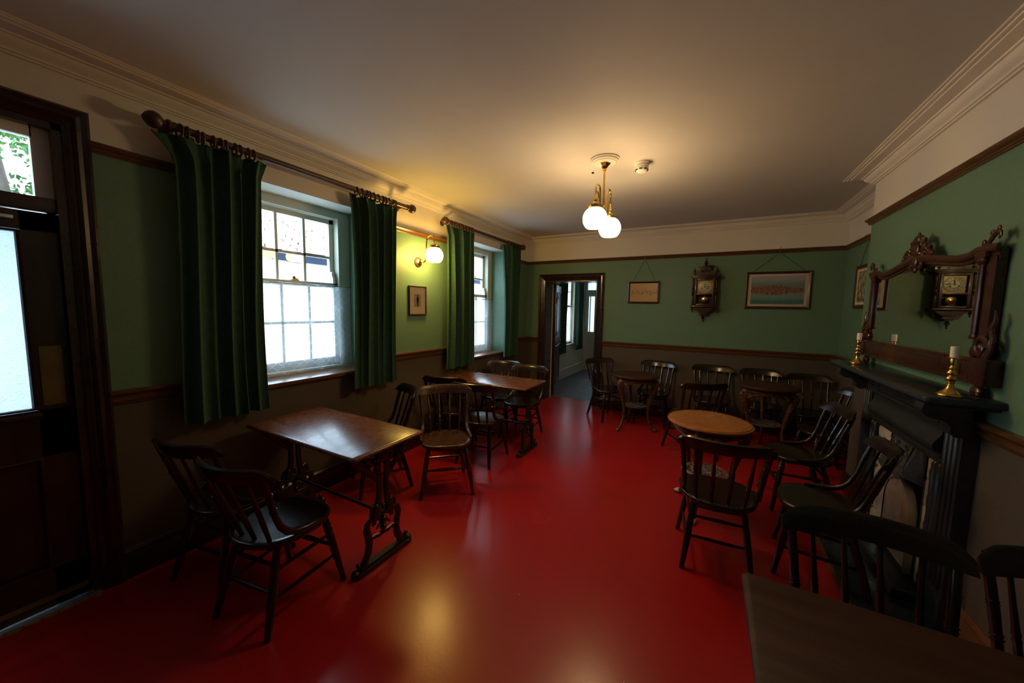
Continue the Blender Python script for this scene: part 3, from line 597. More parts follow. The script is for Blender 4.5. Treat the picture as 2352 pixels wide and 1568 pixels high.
# ------------------------------------------------------------------ spindle-back chairs
def make_chair(wood_):
    root = bpy.data.objects.new('spindle_back_chair', None); COL.objects.link(root); root.empty_display_size = .05
    # seat : rounded outline, dished
    N = 36; yc = -.055
    def outl(k, z, s):
        pts = []
        for i in range(N):
            a = 2*PI*i/N; c, s_ = math.cos(a), math.sin(a); e = .72 if s_ > 0 else .86
            pts.append((.208*s*math.copysign(abs(c)**e, c)*(1+.03*s_), yc+.205*s*math.copysign(abs(s_)**.82, s_), z))
        return pts
    MB().rings([outl(0, .383, .88), outl(0, .389, .965), outl(0, .405, 1.0), outl(0, .417, .985), outl(0, .421, .95), outl(0, .4195, .86), outl(0, .414, .6), outl(0, .413, .2)]).obj('seat', wood_, root, ang=60)
    # crest rail
    rs = []; n = 18
    for i in range(n+1):
        u = -1+2*i/n; x = .24*u; y = -.335+.078*u*u; e = max(0, (abs(u)-.72)/.28)
        zt = .812-.034*e**2.2; zb = .738+.006*e; t = .0125*(1-.25*e)
        rs.append([(x, y-t+.012, zb), (x, y-t-.004, (zb+zt)/2), (x, y-t*.6-.012, zt-.006), (x, y-.008, zt), (x, y+t*.6-.006, zt-.006), (x, y+t, (zb+zt)/2), (x, y+t+.012, zb)])
    MB().rings(rs).obj('crest_rail', wood_, root, ang=50)
    for s in (-1, 1):
        P = [(s*.212, -.290, .792), (s*.206, -.272, .735), (s*.198, -.245, .65), (s*.191, -.222, .565), (s*.187, -.196, .50), (s*.189, -.165, .462), (s*.194, -.125, .440), (s*.199, -.080, .431), (s*.202, -.03, .428), (s*.198, .012, .425)]
        o = MB().tube(P, [.010, .0145, .0145, .0135, .0150, .0165, .017, .016, .014, .008], 10)
        for (q, r) in (((s*.1935, -.2305, .597), .0175), ((s*.1925, -.2275, .587), .0175), ((s*.2005, -.2525, .675), .0168), ((s*.2000, -.2508, .667), .0168)):
            d = Vector((s*.007, -.023, .07)).normalized(); o.lathe(Vector(q)-d*.003, Vector(q)+d*.003, [(0, r*.8), (.25, r), (.75, r), (1, r*.8)], 10)
        o.obj('back_post', wood_, root)
        for x0, x1 in ((.048, .042), (.142, .122)):
            yb_ = -.335+.078*(x0/.24)**2
            MB().lathe((s*x0, yb_+.006, .746), (s*x1, -.2-.02*(1-x1/.13), .417), [(0, .0075), (.25, .0085), (.42, .0105), (.44, .0125), (.46, .0098), (.49, .0125), (.51, .0105), (.62, .0110), (.66, .0132), (.68, .010), (.72, .0132), (.74, .010), (.78, .0128), (.80, .0105), (1, .0095)], 8).obj('spindle', wood_, root)
        # legs
        MB().lathe((s*.145, .075, .395), (s*.205, .14, 0), [(0, .015), (.12, .017), (.15, .0215), (.18, .017), (.21, .0215), (.24, .0175), (.3, .020), (.5, .0195), (.8, .015), (.93, .0125), (.95, .0155), (1, .013)], 10).obj('leg', wood_, root)
        MB().lathe((s*.125, -.165, .395), (s*.175, -.27, 0), [(0, .016), (.3, .019), (.6, .0195), (.85, .016), (1, .013)], 10).obj('leg', wood_, root)
        fr = lambda z: Vector((s*.145, .075, .395)).lerp(Vector((s*.205, .14, 0)), 1-z/.395); rr_ = lambda z: Vector((s*.125, -.165, .395)).lerp(Vector((s*.175, -.27, 0)), 1-z/.395)
        for za, zb2 in ((.285, .275), (.165, .155)): MB().lathe(fr(za), rr_(zb2), [(0, .007), (.3, .0095), (.5, .0105), (.7, .0095), (1, .007)], 8).obj('stretcher', wood_, root)
    rl_ = lambda s, z: Vector((s*.125, -.165, .395)).lerp(Vector((s*.175, -.27, 0)), 1-z/.395); ff = lambda s, z: Vector((s*.145, .075, .395)).lerp(Vector((s*.205, .14, 0)), 1-z/.395)
    for z in (.295, .185): MB().lathe(rl_(-1, z), rl_(1, z), [(0, .007), (.3, .0095), (.5, .0105), (.7, .0095), (1, .007)], 8).obj('stretcher', wood_, root)
    MB().lathe(ff(-1, .215), ff(1, .215), [(0, .007), (.2, .009), (.3, .0105), (.34, .0145), (.37, .010), (.42, .0145), (.46, .0115), (.5, .0155), (.54, .0115), (.58, .0145), (.63, .010), (.66, .0145), (.7, .0105), (.8, .009), (1, .007)], 10).obj('stretcher', wood_, root)
    return root
black = make_chair('chair_wood'); brown = make_chair('brown_chair_wood'); used = set()
def chair(x, y, deg, label, group, src=None, scale=None):
    src = src or black
    if src.name in used: o = copy_tree(src)
    else: o = src; used.add(src.name)
    o.location = (x, y, 0); o.rotation_euler = (0, 0, math.radians(deg)); o.scale = scale or (1, 1, 1)
    return tag(o, label, 'chair', group)
GL, GB, GF = 'chairs at the window tables', 'chairs along the clock wall', 'chairs by the fireplace'
chair(-1.858, 1.020, 9, 'black spindle-back chair on the room side of the scratched table, back to the street door', GL)
chair(-2.354, 1.030, 12, 'black spindle-back chair between wall and scratched table, below the curtain by the street door', GL)
chair(-2.401, 2.01, 150, 'black spindle-back chair under the small portrait, at the wall end of the scratched table', GL)
chair(-1.834, 2.262, 223, 'brown spindle-back chair with a worn front stretcher standing between the two window tables', GL, brown)
chair(-2.391, 3.090, 14, 'black spindle-back chair on the wall side of the further window table, behind the brown chair', GL)
chair(-1.936, 2.985, 9, 'dark spindle-back chair on the room side of the further window table, behind the brown chair', GL)
chair(-2.285, 3.80, 189, 'black spindle-back chair below the window beside the doorway, wall side of its table', GL)
chair(-1.876, 3.665, 184, 'black spindle-back chair at the doorway end of a window table, on the room side', GL)
chair(-1.150, 4.950, 230, 'black spindle-back chair against the doorway frame next to a round table', GB)
chair(-.610, 5.050, 175, 'black spindle-back chair under the small framed sketch, behind a round table', GB, None, (.96, 1, 1))
chair(.080, 5.050, 182, 'black spindle-back chair against the wall below the pendulum clock', GB)
chair(-.138, 4.238, 30, 'dark spindle-back chair turned towards the wall, in front of the chair under the clock', GB)
chair(.607, 5.045, 185, 'black spindle-back chair half hidden by the round dark table under the town view', GB, None, (.9, 1, 1))
chair(1.060, 4.930, 186, 'black spindle-back chair in the alcove corner beside the fireplace', GB, None, (.9, 1, 1))
chair(.962, 4.275, 106, 'black spindle-back chair tucked in beside the alcove end of the mantelpiece', GF, None, (.9, 1, 1))
chair(.615, 3.476, 96, 'black spindle-back chair with rubbed edges facing the orange-topped table, back to the hearth', GF)
chair(.575, 2.640, 82, 'black spindle-back chair with its back to the fireplace hood', GF)
chair(.101, 2.515, 3, 'black spindle-back chair turned away from the dark rectangular table, at the orange-topped table', GF)
chair(.472, 1.203, 180, 'large black spindle-back chair behind the dark rectangular table, standing clear of the wall', 'chairs at the dark rectangular table', None, (.912, .95, 1.06))
chair(.891, 1.234, 180, 'large black spindle-back chair behind the dark rectangular table, against the wall', 'chairs at the dark rectangular table', None, (.77, .92, 1.06))

# ------------------------------------------------------------------ rectangular tables on cast-iron trestles
def make_rect_table(top_mat):
    root = bpy.data.objects.new('trestle_table', None); COL.objects.link(root); root.empty_display_size = .05
    L_, D_ = .525, .256; prof = [(.700, -.006), (.703, 0), (.712, .004), (.718, .002), (.722, -.002), (.725, -.008)]
    rs = []
    for z, o in prof:
        a, c = L_+o, D_+o; r = .012; rs.append([(a, -c+r, z), (a, c-r, z), (a-r, c, z), (-a+r, c, z), (-a, c-r, z), (-a, -c+r, z), (-a+r, -c, z), (a-r, -c, z)])
    MB().rings(rs).obj('table_top', top_mat, root, ang=25)
    for x in (-.44, .44): MB().box((x-.02, -.2, .675), (x+.02, .2, .70)).obj('batten', 'trim_wood', root)
    MB().lathe((-.44, 0, .285), (.44, 0, .285), [(0, .014), (.03, .014), (.05, .010), (.95, .010), (.97, .014), (1, .014)], 10).obj('stretcher_rod', 'iron', root)
    for x in (-.44, .44):
        fl = ((1, 0, 0), .62)
        tr = MB().prism([(-.19, 0), (.19, 0), (.20, .012), (.185, .026), (-.185, .026), (-.20, .012)], 'x', x-.030, x+.030).prism([(-.18, .026), (.18, .026), (.165, .042), (-.165, .042)], 'x', x-.018, x+.018).obj('trestle_base', 'iron', root)
        for s in (-1, 1):
            MB().ball((x, s*.195, .022), .022, 10, (1.2, 1.1, 1)).obj('foot_knob', 'iron', tr)
            # curving leg up to the collar with a scroll at foot and shoulder
            P = [(x, s*.175, .060), (x, s*.168, .045), (x, s*.150, .040), (x, s*.130, .058), (x, s*.108, .10), (x, s*.100, .15), (x, s*.108, .20), (x, s*.118, .235), (x, s*.108, .272), (x, s*.078, .285), (x, s*.058, .268), (x, s*.062, .248), (x, s*.078, .248)]
            MB().tube(P, [.012, .018, .023, .025, .024, .023, .022, .022, .021, .019, .016, .013, .010], 8, False, fl).obj('leg', 'iron', root)
            MB().ball((x, s*.176, .064), .014, 8).obj('leaf_boss', 'iron', tr); MB().ball((x, s*.125, .215), .010, 8).obj('leaf_boss', 'iron', tr)
            MB().tube([(x, s*.10, .17), (x, s*.062, .172), (x, s*.03, .165), (x, 0, .17)], [.012, .014, .016, .016], 8, False, fl).obj('scroll', 'iron', root)
            # column pair
            MB().tube([(x, s*.050, .27), (x, s*.048, .33), (x, s*.030, .38), (x, s*.026, .44), (x, s*.026, .56), (x, s*.034, .60)], [.030, .032, .021, .019, .019, .026], 8, False, fl).obj('column', 'iron', root)
            # bracket to the top
            P = [(x, s*.034, .56), (x, s*.052, .555), (x, s*.058, .575), (x, s*.046, .585)]
            MB().tube([(x, s*.032, .50), (x, s*.075, .545), (x, s*.125, .60), (x, s*.165, .645), (x, s*.19, .672)], [.014, .018, .020, .022, .024], 8, False, fl).tube(P, [.007, .008, .008, .006], 6).ball((x, s*.105, .60), .017, 8).ball((x, s*.06, .62), .016, 8).obj('bracket', 'iron', root)
            MB().tube([(x+0, s*(.062+.026*math.cos(a)),   .318+.034*math.sin(a)) for a in [2*PI*k/14 for k in range(14)]], .012, 6, True, fl).obj('scroll_ring', 'iron', root)
        MB().box((x-.018, -.085, .285), (x+.018, .085, .298), .004).ball((x, 0, .245), .026, 8).ball((x, 0, .20), .020, 8).ball((x, .05, .345), .022, 8).ball((x, -.05, .345), .022, 8).ball((x, 0, .33), .018, 8).tube([(x, -.05, .21), (x, -.02, .235), (x, 0, .22), (x, .02, .235), (x, .05, .21)], .007, 6).obj('collar', 'iron', root)
        MB().box((x-.014, -.20, .668), (x+.014, .20, .678)).box((x-.012, -.045, .60), (x+.012, .045, .67), .006).obj('top_plate', 'iron', root)
    return root
t1 = make_rect_table('mahogany_top'); t1.location = (-2.066, 1.42, 0); tag(t1, 'mahogany table with pale scratches and cast-iron trestles under the window with the tiled roof view', 'table', 'trestle tables')
t2 = copy_tree(t1); t2.location = (-2.055, 3.335, 0); tag(t2, 'mahogany table with cast-iron trestles beside the window next to the doorway', 'table')
t6 = make_rect_table('dark_top'); t6.location = (.585, .970, 0); t6.scale = (.86, 1.055, 1); tag(t6, 'dark brown rectangular table in front of the two large black chairs, against the right-hand wall', 'table', 'trestle tables')

# ------------------------------------------------------------------ round tables on bronzed cast-iron legs
def make_round_table(top_mat, metal, paw='bronze_paint', shelf='iron_dull'):
    root = bpy.data.objects.new('round_table', None); COL.objects.link(root); root.empty_display_size = .05
    R = .287; MB().lz(0, 0, [(.668, R-.03), (.672, R-.012), (.678, R-.004), (.684, R), (.690, R-.002), (.693, R-.010), (.697, R-.012), (.700, R-.020), (.701, R-.06)], 56).obj('table_top', top_mat, root, ang=30)
    MB().rings([[(math.cos(2*PI*j/48)*r, math.sin(2*PI*j/48)*r, z) for j in range(48)] for r, z in ((.232, .668), (.244, .660), (.238, .648), (.246, .640), (.238, .630), (.226, .634), (.222, .668))], True, True).obj('apron_ring', metal, root)
    for k in range(3):
        a = 2*PI*k/3; ca, sa = math.cos(a), math.sin(a); t = (-sa, ca)
        def Q(r, z, w=0): return (ca*r+t[0]*w, sa*r+t[1]*w, z)
        P = [Q(.215, .655), Q(.238, .615), Q(.245, .575), Q(.235, .52), Q(.212, .45), Q(.190, .37), Q(.176, .30), Q(.170, .24), Q(.176, .17), Q(.194, .10), Q(.222, .05), Q(.246, .024), Q(.262, .014)]
        lg = MB().tube(P, [.034, .042, .043, .036, .028, .022, .018, .0165, .0155, .0155, .0165, .017, .010], 10).obj('leg', metal, root)
        # mask, scrolls and paw
        MB().ball(Q(.272, .600), .026, 10, (1, 1, 1.25)).ball(Q(.286, .590), .010, 8).ball(Q(.270, .625, .022), .012, 8).ball(Q(.270, .625, -.022), .012, 8).ball(Q(.274, .566), .014, 8, (1, 1, .7)).ball(Q(.262, .54), .02, 8, (1, 1, 1.3)).ball(Q(.246, .495), .017, 8, (1, 1, 1.5)).obj('mask', metal, lg)
        MB().ball(Q(.262, .019), .024, 10, (1.2, 1.2, .78)).ball(Q(.284, .013, .013), .012, 8).ball(Q(.286, .013, -.013), .012, 8).ball(Q(.288, .013), .0125, 8).obj('paw', paw, lg)
        for s in (-1, 1):
            sp_ = [Q(.236, .590+.030*(1-i/26)*math.sin(i*.42), s*(.062+.030*(1-i/26)*math.cos(i*.42))) for i in range(24)]
            MB().tube(sp_, [.009*(1-.5*i/24) for i in range(24)], 6).ball(Q(.238, .590, s*.062), .010, 8).obj('volute', metal, lg)
            # swag from leg to leg
            a0, a1 = a+s*.40, a+s*1.02
            MB().tube([(math.cos(a0+(a1-a0)*i/8)*.232, math.sin(a0+(a1-a0)*i/8)*.232, .605+.022*math.sin(PI/2*i/8)) for i in range(9)], [.012-.005*i/8 for i in range(9)], 6).obj('swag', metal, root)
        MB().tube([Q(.176, .298), Q(.15, .299), Q(.135, .30)], [.011, .008, .009], 6).obj('shelf_arm', metal, root)
    # pierced under-shelf
    sh = MB()
    for r, w in ((.142, .009), (.095, .006), (.05, .006)): sh.rings([[(math.cos(2*PI*j/40)*q, math.sin(2*PI*j/40)*q, z) for j in range(40)] for q, z in ((r-w, 0.296), (r+w, 0.296), (r+w, 0.306), (r-w, 0.306))], True, True)
    for j in range(18):
        a = 2*PI*j/18; ca, sa = math.cos(a), math.sin(a); sh.tube([(ca*.02, sa*.02, 0.301), (ca*.06-sa*.008, sa*.06+ca*.008, 0.302), (ca*.142, sa*.142, 0.301)], .0045, 6)
    sh.lz(0, 0, [(0.295, .02), (0.307, .02), (0.312, .012)], 12).obj('pierced_shelf', shelf, root)
    return root
def place(o, x, y, deg, label, grp='round tables with cast-iron legs'):
    o.location = (x, y, 0); o.rotation_euler = (0, 0, math.radians(deg)); return tag(o, label, 'table', grp)
ra = make_round_table('dark_top', 'bronze_paint'); rb = make_round_table('oak_top', 'bronze_paint', 'iron_pale', 'iron_pale')
place(ra, -.785, 4.72, -3, 'round dark-topped table with bronzed cast-iron legs between the doorway and the small sketch')
r5 = place(copy_tree(ra), .587, 4.655, 90, 'round dark-topped table with bronzed cast-iron legs beneath the framed town view')
r5.scale = (1, 1, 1.055)
place(rb, .042, 3.02, 15, 'round table with a bright orange-brown top behind the chair with its back to the room')

# ------------------------------------------------------------------ fireplace
YF = 2.995
fp = thing('fireplace', 'black painted chimneypiece with cast-iron hooded grate below the carved mirror', 'fireplace', (XR, YF, 0))
def fpo(m_, n_, mt_='grate_black', p_=None, ang=38): return m_.obj(n_, mt_, p_ or fp, None, ang)
def catmull(pts, k=4):
    out = []
    for i in range(len(pts)-1):
        p0, p1, p2, p3 = [Vector(pts[max(0, min(len(pts)-1, i+j))]) for j in (-1, 0, 1, 2)]
        for j in range(k):
            t = j/k; out.append(tuple(.5*((2*p1)+(p2-p0)*t+(2*p0-5*p1+4*p2-p3)*t*t+(3*p1-p0-3*p2+p3)*t**3)))
    return out+[tuple(pts[-1])]
HW = .735
def shelf_out(o, z):
    r = .035; x0 = -.245-o; h = HW+o
    pts = [(0, -h, z), (0, h, z)]
    pts += [(x0+r-r*math.cos(PI/2-a), h-r+r*math.sin(PI/2-a), z) for a in [PI/2*i/5 for i in range(6)]]
    pts += [(x0+r-r*math.cos(a), -h+r-r*math.sin(a), z) for a in [PI/2*i/5 for i in range(6)]]
    return pts
fpo(MB().rings([shelf_out(-.04, 1.098), shelf_out(-.03, 1.108), shelf_out(-.006, 1.114), shelf_out(0, 1.122), shelf_out(0, 1.136), shelf_out(-.004, 1.143), shelf_out(-.012, 1.146)]), 'mantel_shelf', 'slate', None, 30)
for s in (-1, 1):
    a, c = sorted((s*.60, s*.455)); pl = fpo(MB().box((-.055, a, .0), (0, c, 1.10)), 'pilaster')
    cy = s*.5275
    fpo(MB().box((-.066, cy-.082, 0), (0, cy+.082, .16), .006), 'plinth', 'grate_black', pl)
    for dy in (-.038, .0, .038): fpo(MB().lathe((-.054, cy+dy, .18), (-.054, cy+dy, .96), [(0, .004), (.02, .012), (.98, .012), (1, .004)], 10), 'flute', 'grate_black', pl)
    fpo(MB().prism([(-.05, 1.10)]+catmull([(-.205, 1.10), (-.212, 1.065), (-.19, 1.035), (-.14, 1.025), (-.115, 1.0), (-.115, .975), (-.095, .955), (-.07, .96), (-.05, .98)]), 'y', s*.60-.04, s*.60+.04), 'corbel', 'grate_black', pl, 60)
# frieze, cushion board with S-shaped ends, lower rail
fpo(MB().box((-.058, -.455, .985), (0, .455, 1.10)), 'frieze', 'grate_black')
for s in (-1, 1): fpo(MB().tube([(-.059, s*.34, 1.005), (-.059, s*.43, 1.005), (-.059, s*.43, 1.08), (-.059, s*.34, 1.08)], .005, 6, True), 'frieze_panel', 'grate_black')
fpo(MB().box((-.080, -.45, .975), (0, .45, .990), .004), 'ledge', 'grate_black')
S_ = [(0, .975), (-.058, .975)]+catmull([(-.060, .965), (-.050, .935), (-.056, .905), (-.072, .88), (-.082, .855), (-.076, .83), (-.056, .818), (-.04, .815)])+[(0, .815)]
fpo(MB().prism(S_, 'y', -.43, .43), 'cushion_board', 'grate_black', None, 60)
fpo(MB().box((-.05, -.455, .765), (0, .455, .815)).box((-.060, -.45, .798), (0, .45, .810)).box((-.056, -.45, .772), (0, .45, .784)), 'lower_rail', 'grate_black')
for s in (-1, 1):
    for dy in (.385, .428): fpo(MB().lathe((-.035, s*dy, .03), (-.035, s*dy, .765), [(0, .012), (.02, .022), (.98, .022), (1, .012)], 12), 'reeded_jamb', 'grate_black')
# grate: splayed tiles, arched metal frame, hood with relief
tm = MB().box((-.004, -.072, -.072), (.004, .072, .072), .002).mesh('tile', 'hearth_tile')
for s in (-1, 1):
    for k in range(5):
        o = bpy.data.objects.new('tile', tm); COL.objects.link(o); o.parent = fp; o.location = (-.014, s*.285, .10+k*.148); o.rotation_euler = (0, 0, s*.18)
fpo(MB().box((-.008, -.40, .0), (-.001, -.21, .78)).box((-.008, .21, .0), (-.001, .40, .78)).box((-.008, -.40, .60), (-.001, .40, .78)), 'insert_plate', 'soot')
outer = [(-.205, .03), (.205, .03)]+arc(0, .34, .205, 0, PI, 20); 
ring_o = [(.205, .03)]+arc(0, .34, .205, 0, PI, 20)+[(-.205, .03)]; ring_i = [(.172, .03)]+arc(0, .335, .172, 0, PI, 20)+[(-.172, .03)]
m_ = MB(); n = len(ring_o); m_.add([(-.05, u, v) for u, v in ring_o]+[(-.034, u, v) for u, v in ring_i]+[(-.012, u, v) for u, v in ring_o], [(i, i+1, n+i+1, n+i) for i in range(n-1)]+[(2*n+i, 2*n+i+1, i+1, i) for i in range(n-1)])
fpo(m_, 'arch_frame', 'arch_metal', None, 60)
m_ = MB(); m_.add([(-.028, u, v) for u, v in [(-.172, .03), (.172, .03)]+arc(0, .335, .172, 0, PI, 20)], [tuple(range(23))]); m_.add([(-.020, u, v) for u, v in [(-.172, .03), (.172, .03)]+arc(0, .335, .172, 0, PI, 20)], [tuple(range(23))])
fpo(m_, 'fire_cover', 'arch_metal')
# hood
hb = MB(); top, bot = .765, .575
hb.add([(-.020, .150, top), (-.020, -.150, top), (-.078, -.155, bot), (-.078, .155, bot), (0, .175, top), (0, -.175, top), (0, -.20, bot-.03), (0, .20, bot-.03)], [(0, 1, 2, 3), (4, 0, 3, 7), (1, 5, 6, 2), (4, 5, 1, 0), (3, 2, 6, 7)])
hood = fpo(hb, 'hood', 'hood_metal')
sx_ = lambda t: -.020-.058*t-.003
def hp(u, t): return (sx_(t), u, top+(bot-top)*t)
fpo(MB().tube([hp(.125, .10), hp(-.125, .10), hp(-.125, .76), hp(.125, .76)], .006, 6, True), 'relief_border', 'hood_metal', hood)
rlf = MB(); rl = random.Random(3)
for s in (-1, 1):
    for k in range(7):
        u0, t0 = s*rl.uniform(.02, .10), rl.uniform(.2, .7); P = []
        for i in range(10): a = i*.6+k; r = .022*(1-i/11); P.append((sx_(t0)-.002, u0+r*math.cos(a)*s, top+(bot-top)*t0+r*math.sin(a)))
        rlf.tube(P, .0042, 5)
rlf.ball((sx_(.45)-.002, 0, top+(bot-top)*.45), .022, 8, (.5, 1, 1.4)); tag(fpo(rlf, 'relief', 'hood_metal', hood), kind='stuff')
pts = [(-.155, 0)]+[(-.155+.31*i/24, -.012-.026*abs(math.sin(i/24*PI*3))) for i in range(25)]+[(.155, 0)]
fpo(MB().prism([(u, bot+.004+v) for u, v in pts], 'x', -.084, -.076), 'hood_valance', 'hood_metal', hood)
for z in (bot+.022, bot+.036): fpo(MB().lathe((-.081+.3*(z-bot), -.15, z), (-.081+.3*(z-bot), .15, z), [(0, .004), (1, .004)], 6), 'hood_bead', 'hood_metal', hood)
# hearth with timber edging, fender
fpo(MB().box((-.372, -.74, .0), (-.001, .74, .004), .001), 'hearth_slab', 'slate')
fpo(MB().box((-.392, -.765, 0), (-.372, .765, .005)).box((-.392, -.765, 0), (0, -.74, .005)).box((-.392, .74, 0), (0, .765, .005)), 'hearth_edging', 'sill_wood')
fpo(MB().box((-.165, -.44, .004), (-.145, .44, .055), .006).box((-.165, -.44, .004), (-.02, -.42, .055), .006).box((-.165, .42, .004), (-.02, .44, .055), .006), 'fender')
fpo(MB().box((-.012, -.19, .03), (.0, .19, .05)).box((.0, -.19, 0), (.3, .19, .02)), 'ash_sill', 'soot')

# ------------------------------------------------------------------ carved overmantel mirror
XM = 1.06; YM = 3.03; MIRROR_TURN = math.radians(.75)
mr = thing('overmantel_mirror', 'carved mahogany overmantel mirror with scrolled crest standing on the mantel shelf', 'mirror', (XM, YM, 1.146))
def mo(m_, n_, mt_='mirror_wood', p_=None, ang=38): return m_.obj(n_, mt_, p_ or mr, None, ang)
Z0 = 1.146
def zz(z): return z-Z0
mo(MB().box((0, -.62, zz(1.28)), (.012, .62, zz(1.80))), 'mirror_plate', 'mirror_glass')
mo(MB().box((.013, -.68, zz(1.20)), (.045, .68, zz(1.80))), 'back_board')
br_ = mo(MB().box((-.035, -.74, zz(1.205)), (.06, .74, zz(1.31)), .004).box((-.045, -.745, zz(1.298)), (.06, .745, zz(1.316)), .004).box((-.045, -.745, zz(1.2)), (.06, .745, zz(1.214)), .004), 'base_rail')
mo(MB().box((-.041, -.56, zz(1.23)), (-.034, .56, zz(1.28)), .003), 'base_panel', 'mirror_wood', br_)
for s in (-1, 1):
    mo(MB().lz(0.01, s*.66, [(0, .018), (.006, .034), (.024, .040), (.04, .030), (.046, .018), (.056, .022)], 16), 'bun_foot')
    mo(MB().box((-.052, s*.70-.055, zz(1.20)), (.06, s*.70+.055, zz(1.318)), .006), 'pedestal')
    mo(MB().box((-.01, s*.645-.045, zz(1.315)), (.06, s*.645+.045, zz(1.80))), 'stile')
    co = mo(MB().lathe((-.022, s*.61, zz(1.40)), (-.022, s*.61, zz(1.765)), [(0, .022), (.03, .025), (.06, .017), (.1, .018), (.5, .018), (.9, .015), (.93, .022), (.97, .025), (1, .02)], 14), 'column')
    mo(MB().box((-.05, s*.61-.04, zz(1.765)), (.05, s*.61+.04, zz(1.79)), .004).ball((-.03, s*.61, zz(1.752)), .028, 10, (1, 1.2, .7)), 'capital', 'mirror_wood', co)
    # lower carved scroll block beside the column
    cv = MB(); 
    sp_ = [(-.03, s*(.675+.045*(1-i/26)*math.cos(i*.4)), zz(1.365)+.05*(1-i/26)*math.sin(i*.4)) for i in range(24)]
    cv.tube(sp_, [.016*(1-.5*i/24) for i in range(24)], 8).ball((-.032, s*.675, zz(1.365)), .018, 8)
    cv.tube([(-.02, s*.705, zz(1.32)), (-.02, s*.735, zz(1.36)), (-.015, s*.738, zz(1.41)), (-.012, s*.715, zz(1.45)), (-.01, s*.735, zz(1.49)), (-.005, s*.72, zz(1.53))], [.022, .018, .016, .016, .012, .005], 8)
    cv.ball((-.02, s*.625, zz(1.345)), .026, 8, (.8, 1, 1.1)); mo(cv, 'carved_scroll')
    # corner ornament on top
    ca_ = MB().tube([(-.02, s*.62, zz(1.815)), (-.02, s*.645, zz(1.84)), (-.02, s*.665, zz(1.86)), (-.02, s*.685, zz(1.87)), (-.02, s*.70, zz(1.862)), (-.02, s*.704, zz(1.848)), (-.02, s*.695, zz(1.838))], [.011, .013, .014, .013, .011, .009, .006], 10)
    ca_.ball((-.02, s*.65, zz(1.868)), .013, 8).ball((-.02, s*.69, zz(1.882)), .011, 8).ball((-.02, s*.60, zz(1.832)), .014, 8); mo(ca_, 'corner_ornament')
    # serpentine top rail
    P = [(-.02, s*.70, zz(1.80)), (-.022, s*.63, zz(1.803)), (-.024, s*.56, zz(1.80)), (-.025, s*.50, zz(1.785)), (-.026, s*.42, zz(1.782)), (-.026, s*.30, zz(1.797)), (-.027, s*.18, zz(1.818)), (-.028, s*.06, zz(1.832)), (-.028, 0, zz(1.834))]
    tp_ = MB().tube(P, [.018, .020, .020, .019, .019, .020, .021, .022, .022], 12).tube([(q[0]+.02, q[1], q[2]-.026) for q in P], .011, 8); mo(tp_, 'top_rail')
    m_ = MB(); pl_ = [(q[1], q[2]) for q in P]; m_.prism(pl_+[(0, zz(1.77)), (s*.7, zz(1.75))], 'x', .0, .045); mo(m_, 'top_board')
mr.scale = (.45, .955, 1); mr.rotation_euler = (0, 0, MIRROR_TURN)
# crest: leaf and scroll carving
cr = MB(); rc = random.Random(5)
cr.ball((-.035, 0, zz(1.885)), .036, 12, (.8, .9, 1.1)).ball((-.03, 0, zz(1.945)), .022, 10, (1, 1, 1.2)).ball((-.03, 0, zz(1.975)), .014, 8).ball((-.035, 0, zz(1.815)), .03, 10, (1, 1, 1.3)).ball((-.035, 0, zz(1.77)), .02, 10)
for s in (-1, 1):
    for (u, z, r0, ph) in ((.055, 1.855, .034, 0), (.075, 1.905, .030, 1.2), (.045, 1.945, .022, 2.2), (.125, 1.865, .028, .6), (.165, 1.850, .020, 1.8), (.055, 1.80, .022, 3.6)):
        cr.tube([(-.03, s*(u+r0*(1-i/22)*math.cos(i*.45+ph)), zz(z)+r0*(1-i/22)*math.sin(i*.45+ph)) for i in range(20)], [.013*(1-.55*i/20) for i in range(20)], 7).ball((-.034, s*u, zz(z)), .012, 8)
    for k in range(6): cr.ball((-.035, s*rc.uniform(.02, .10), zz(rc.uniform(1.83, 1.90))), rc.uniform(.010, .018), 8, (1, 1.3, .8))
mo(cr, 'carved_crest')

# ------------------------------------------------------------------ candlesticks and candles
cprof = [(0, .041), (.004, .043), (.010, .041), (.013, .035), (.019, .030), (.028, .020), (.040, .0125), (.056, .009), (.060, .014), (.064, .010), (.072, .016), (.080, .019), (.088, .013), (.092, .009), (.098, .015), (.106, .018), (.114, .011), (.120, .009), (.126, .014), (.132, .009), (.140, .010), (.160, .0125), (.168, .011), (.170, .022), (.174, .023), (.176, .012)]
def candlestick(x, y, lab1, lab2):
    r_ = thing('candlestick', lab1, 'candlestick', (x, y, Z0), 0, 'brass candlesticks on the mantel shelf')
    MB().lz(0, 0, cprof[:8], 20).obj('base', 'brass', r_, None, 65); MB().lz(0, 0, cprof[7:23], 16).obj('stem', 'brass', r_, None, 65); MB().lz(0, 0, cprof[22:], 16).obj('drip_pan', 'brass', r_, None, 65)
    c_ = thing('candle', lab2, 'candle', (x, y, Z0+.174), 0, 'short white candles')
    MB().lz(0, 0, [(0, .0138), (.046, .014), (.049, .0125), (.047, .009), (.046, .003)], 18).obj('wax', 'candle_wax', c_); MB().lathe((0, 0, .038), (.002, 0, .048), [(0, .0015), (1, .001)], 6).obj('wick', 'slot_black', c_)
candlestick(.962, 3.50, 'brass candlestick at the end of the mantel shelf beside the alcove', 'white candle stub in the candlestick beside the alcove')
candlestick(.962, 2.335, 'brass candlestick in front of the wide pedestal of the carved mirror, away from the alcove', 'white candle stub in the candlestick away from the alcove')

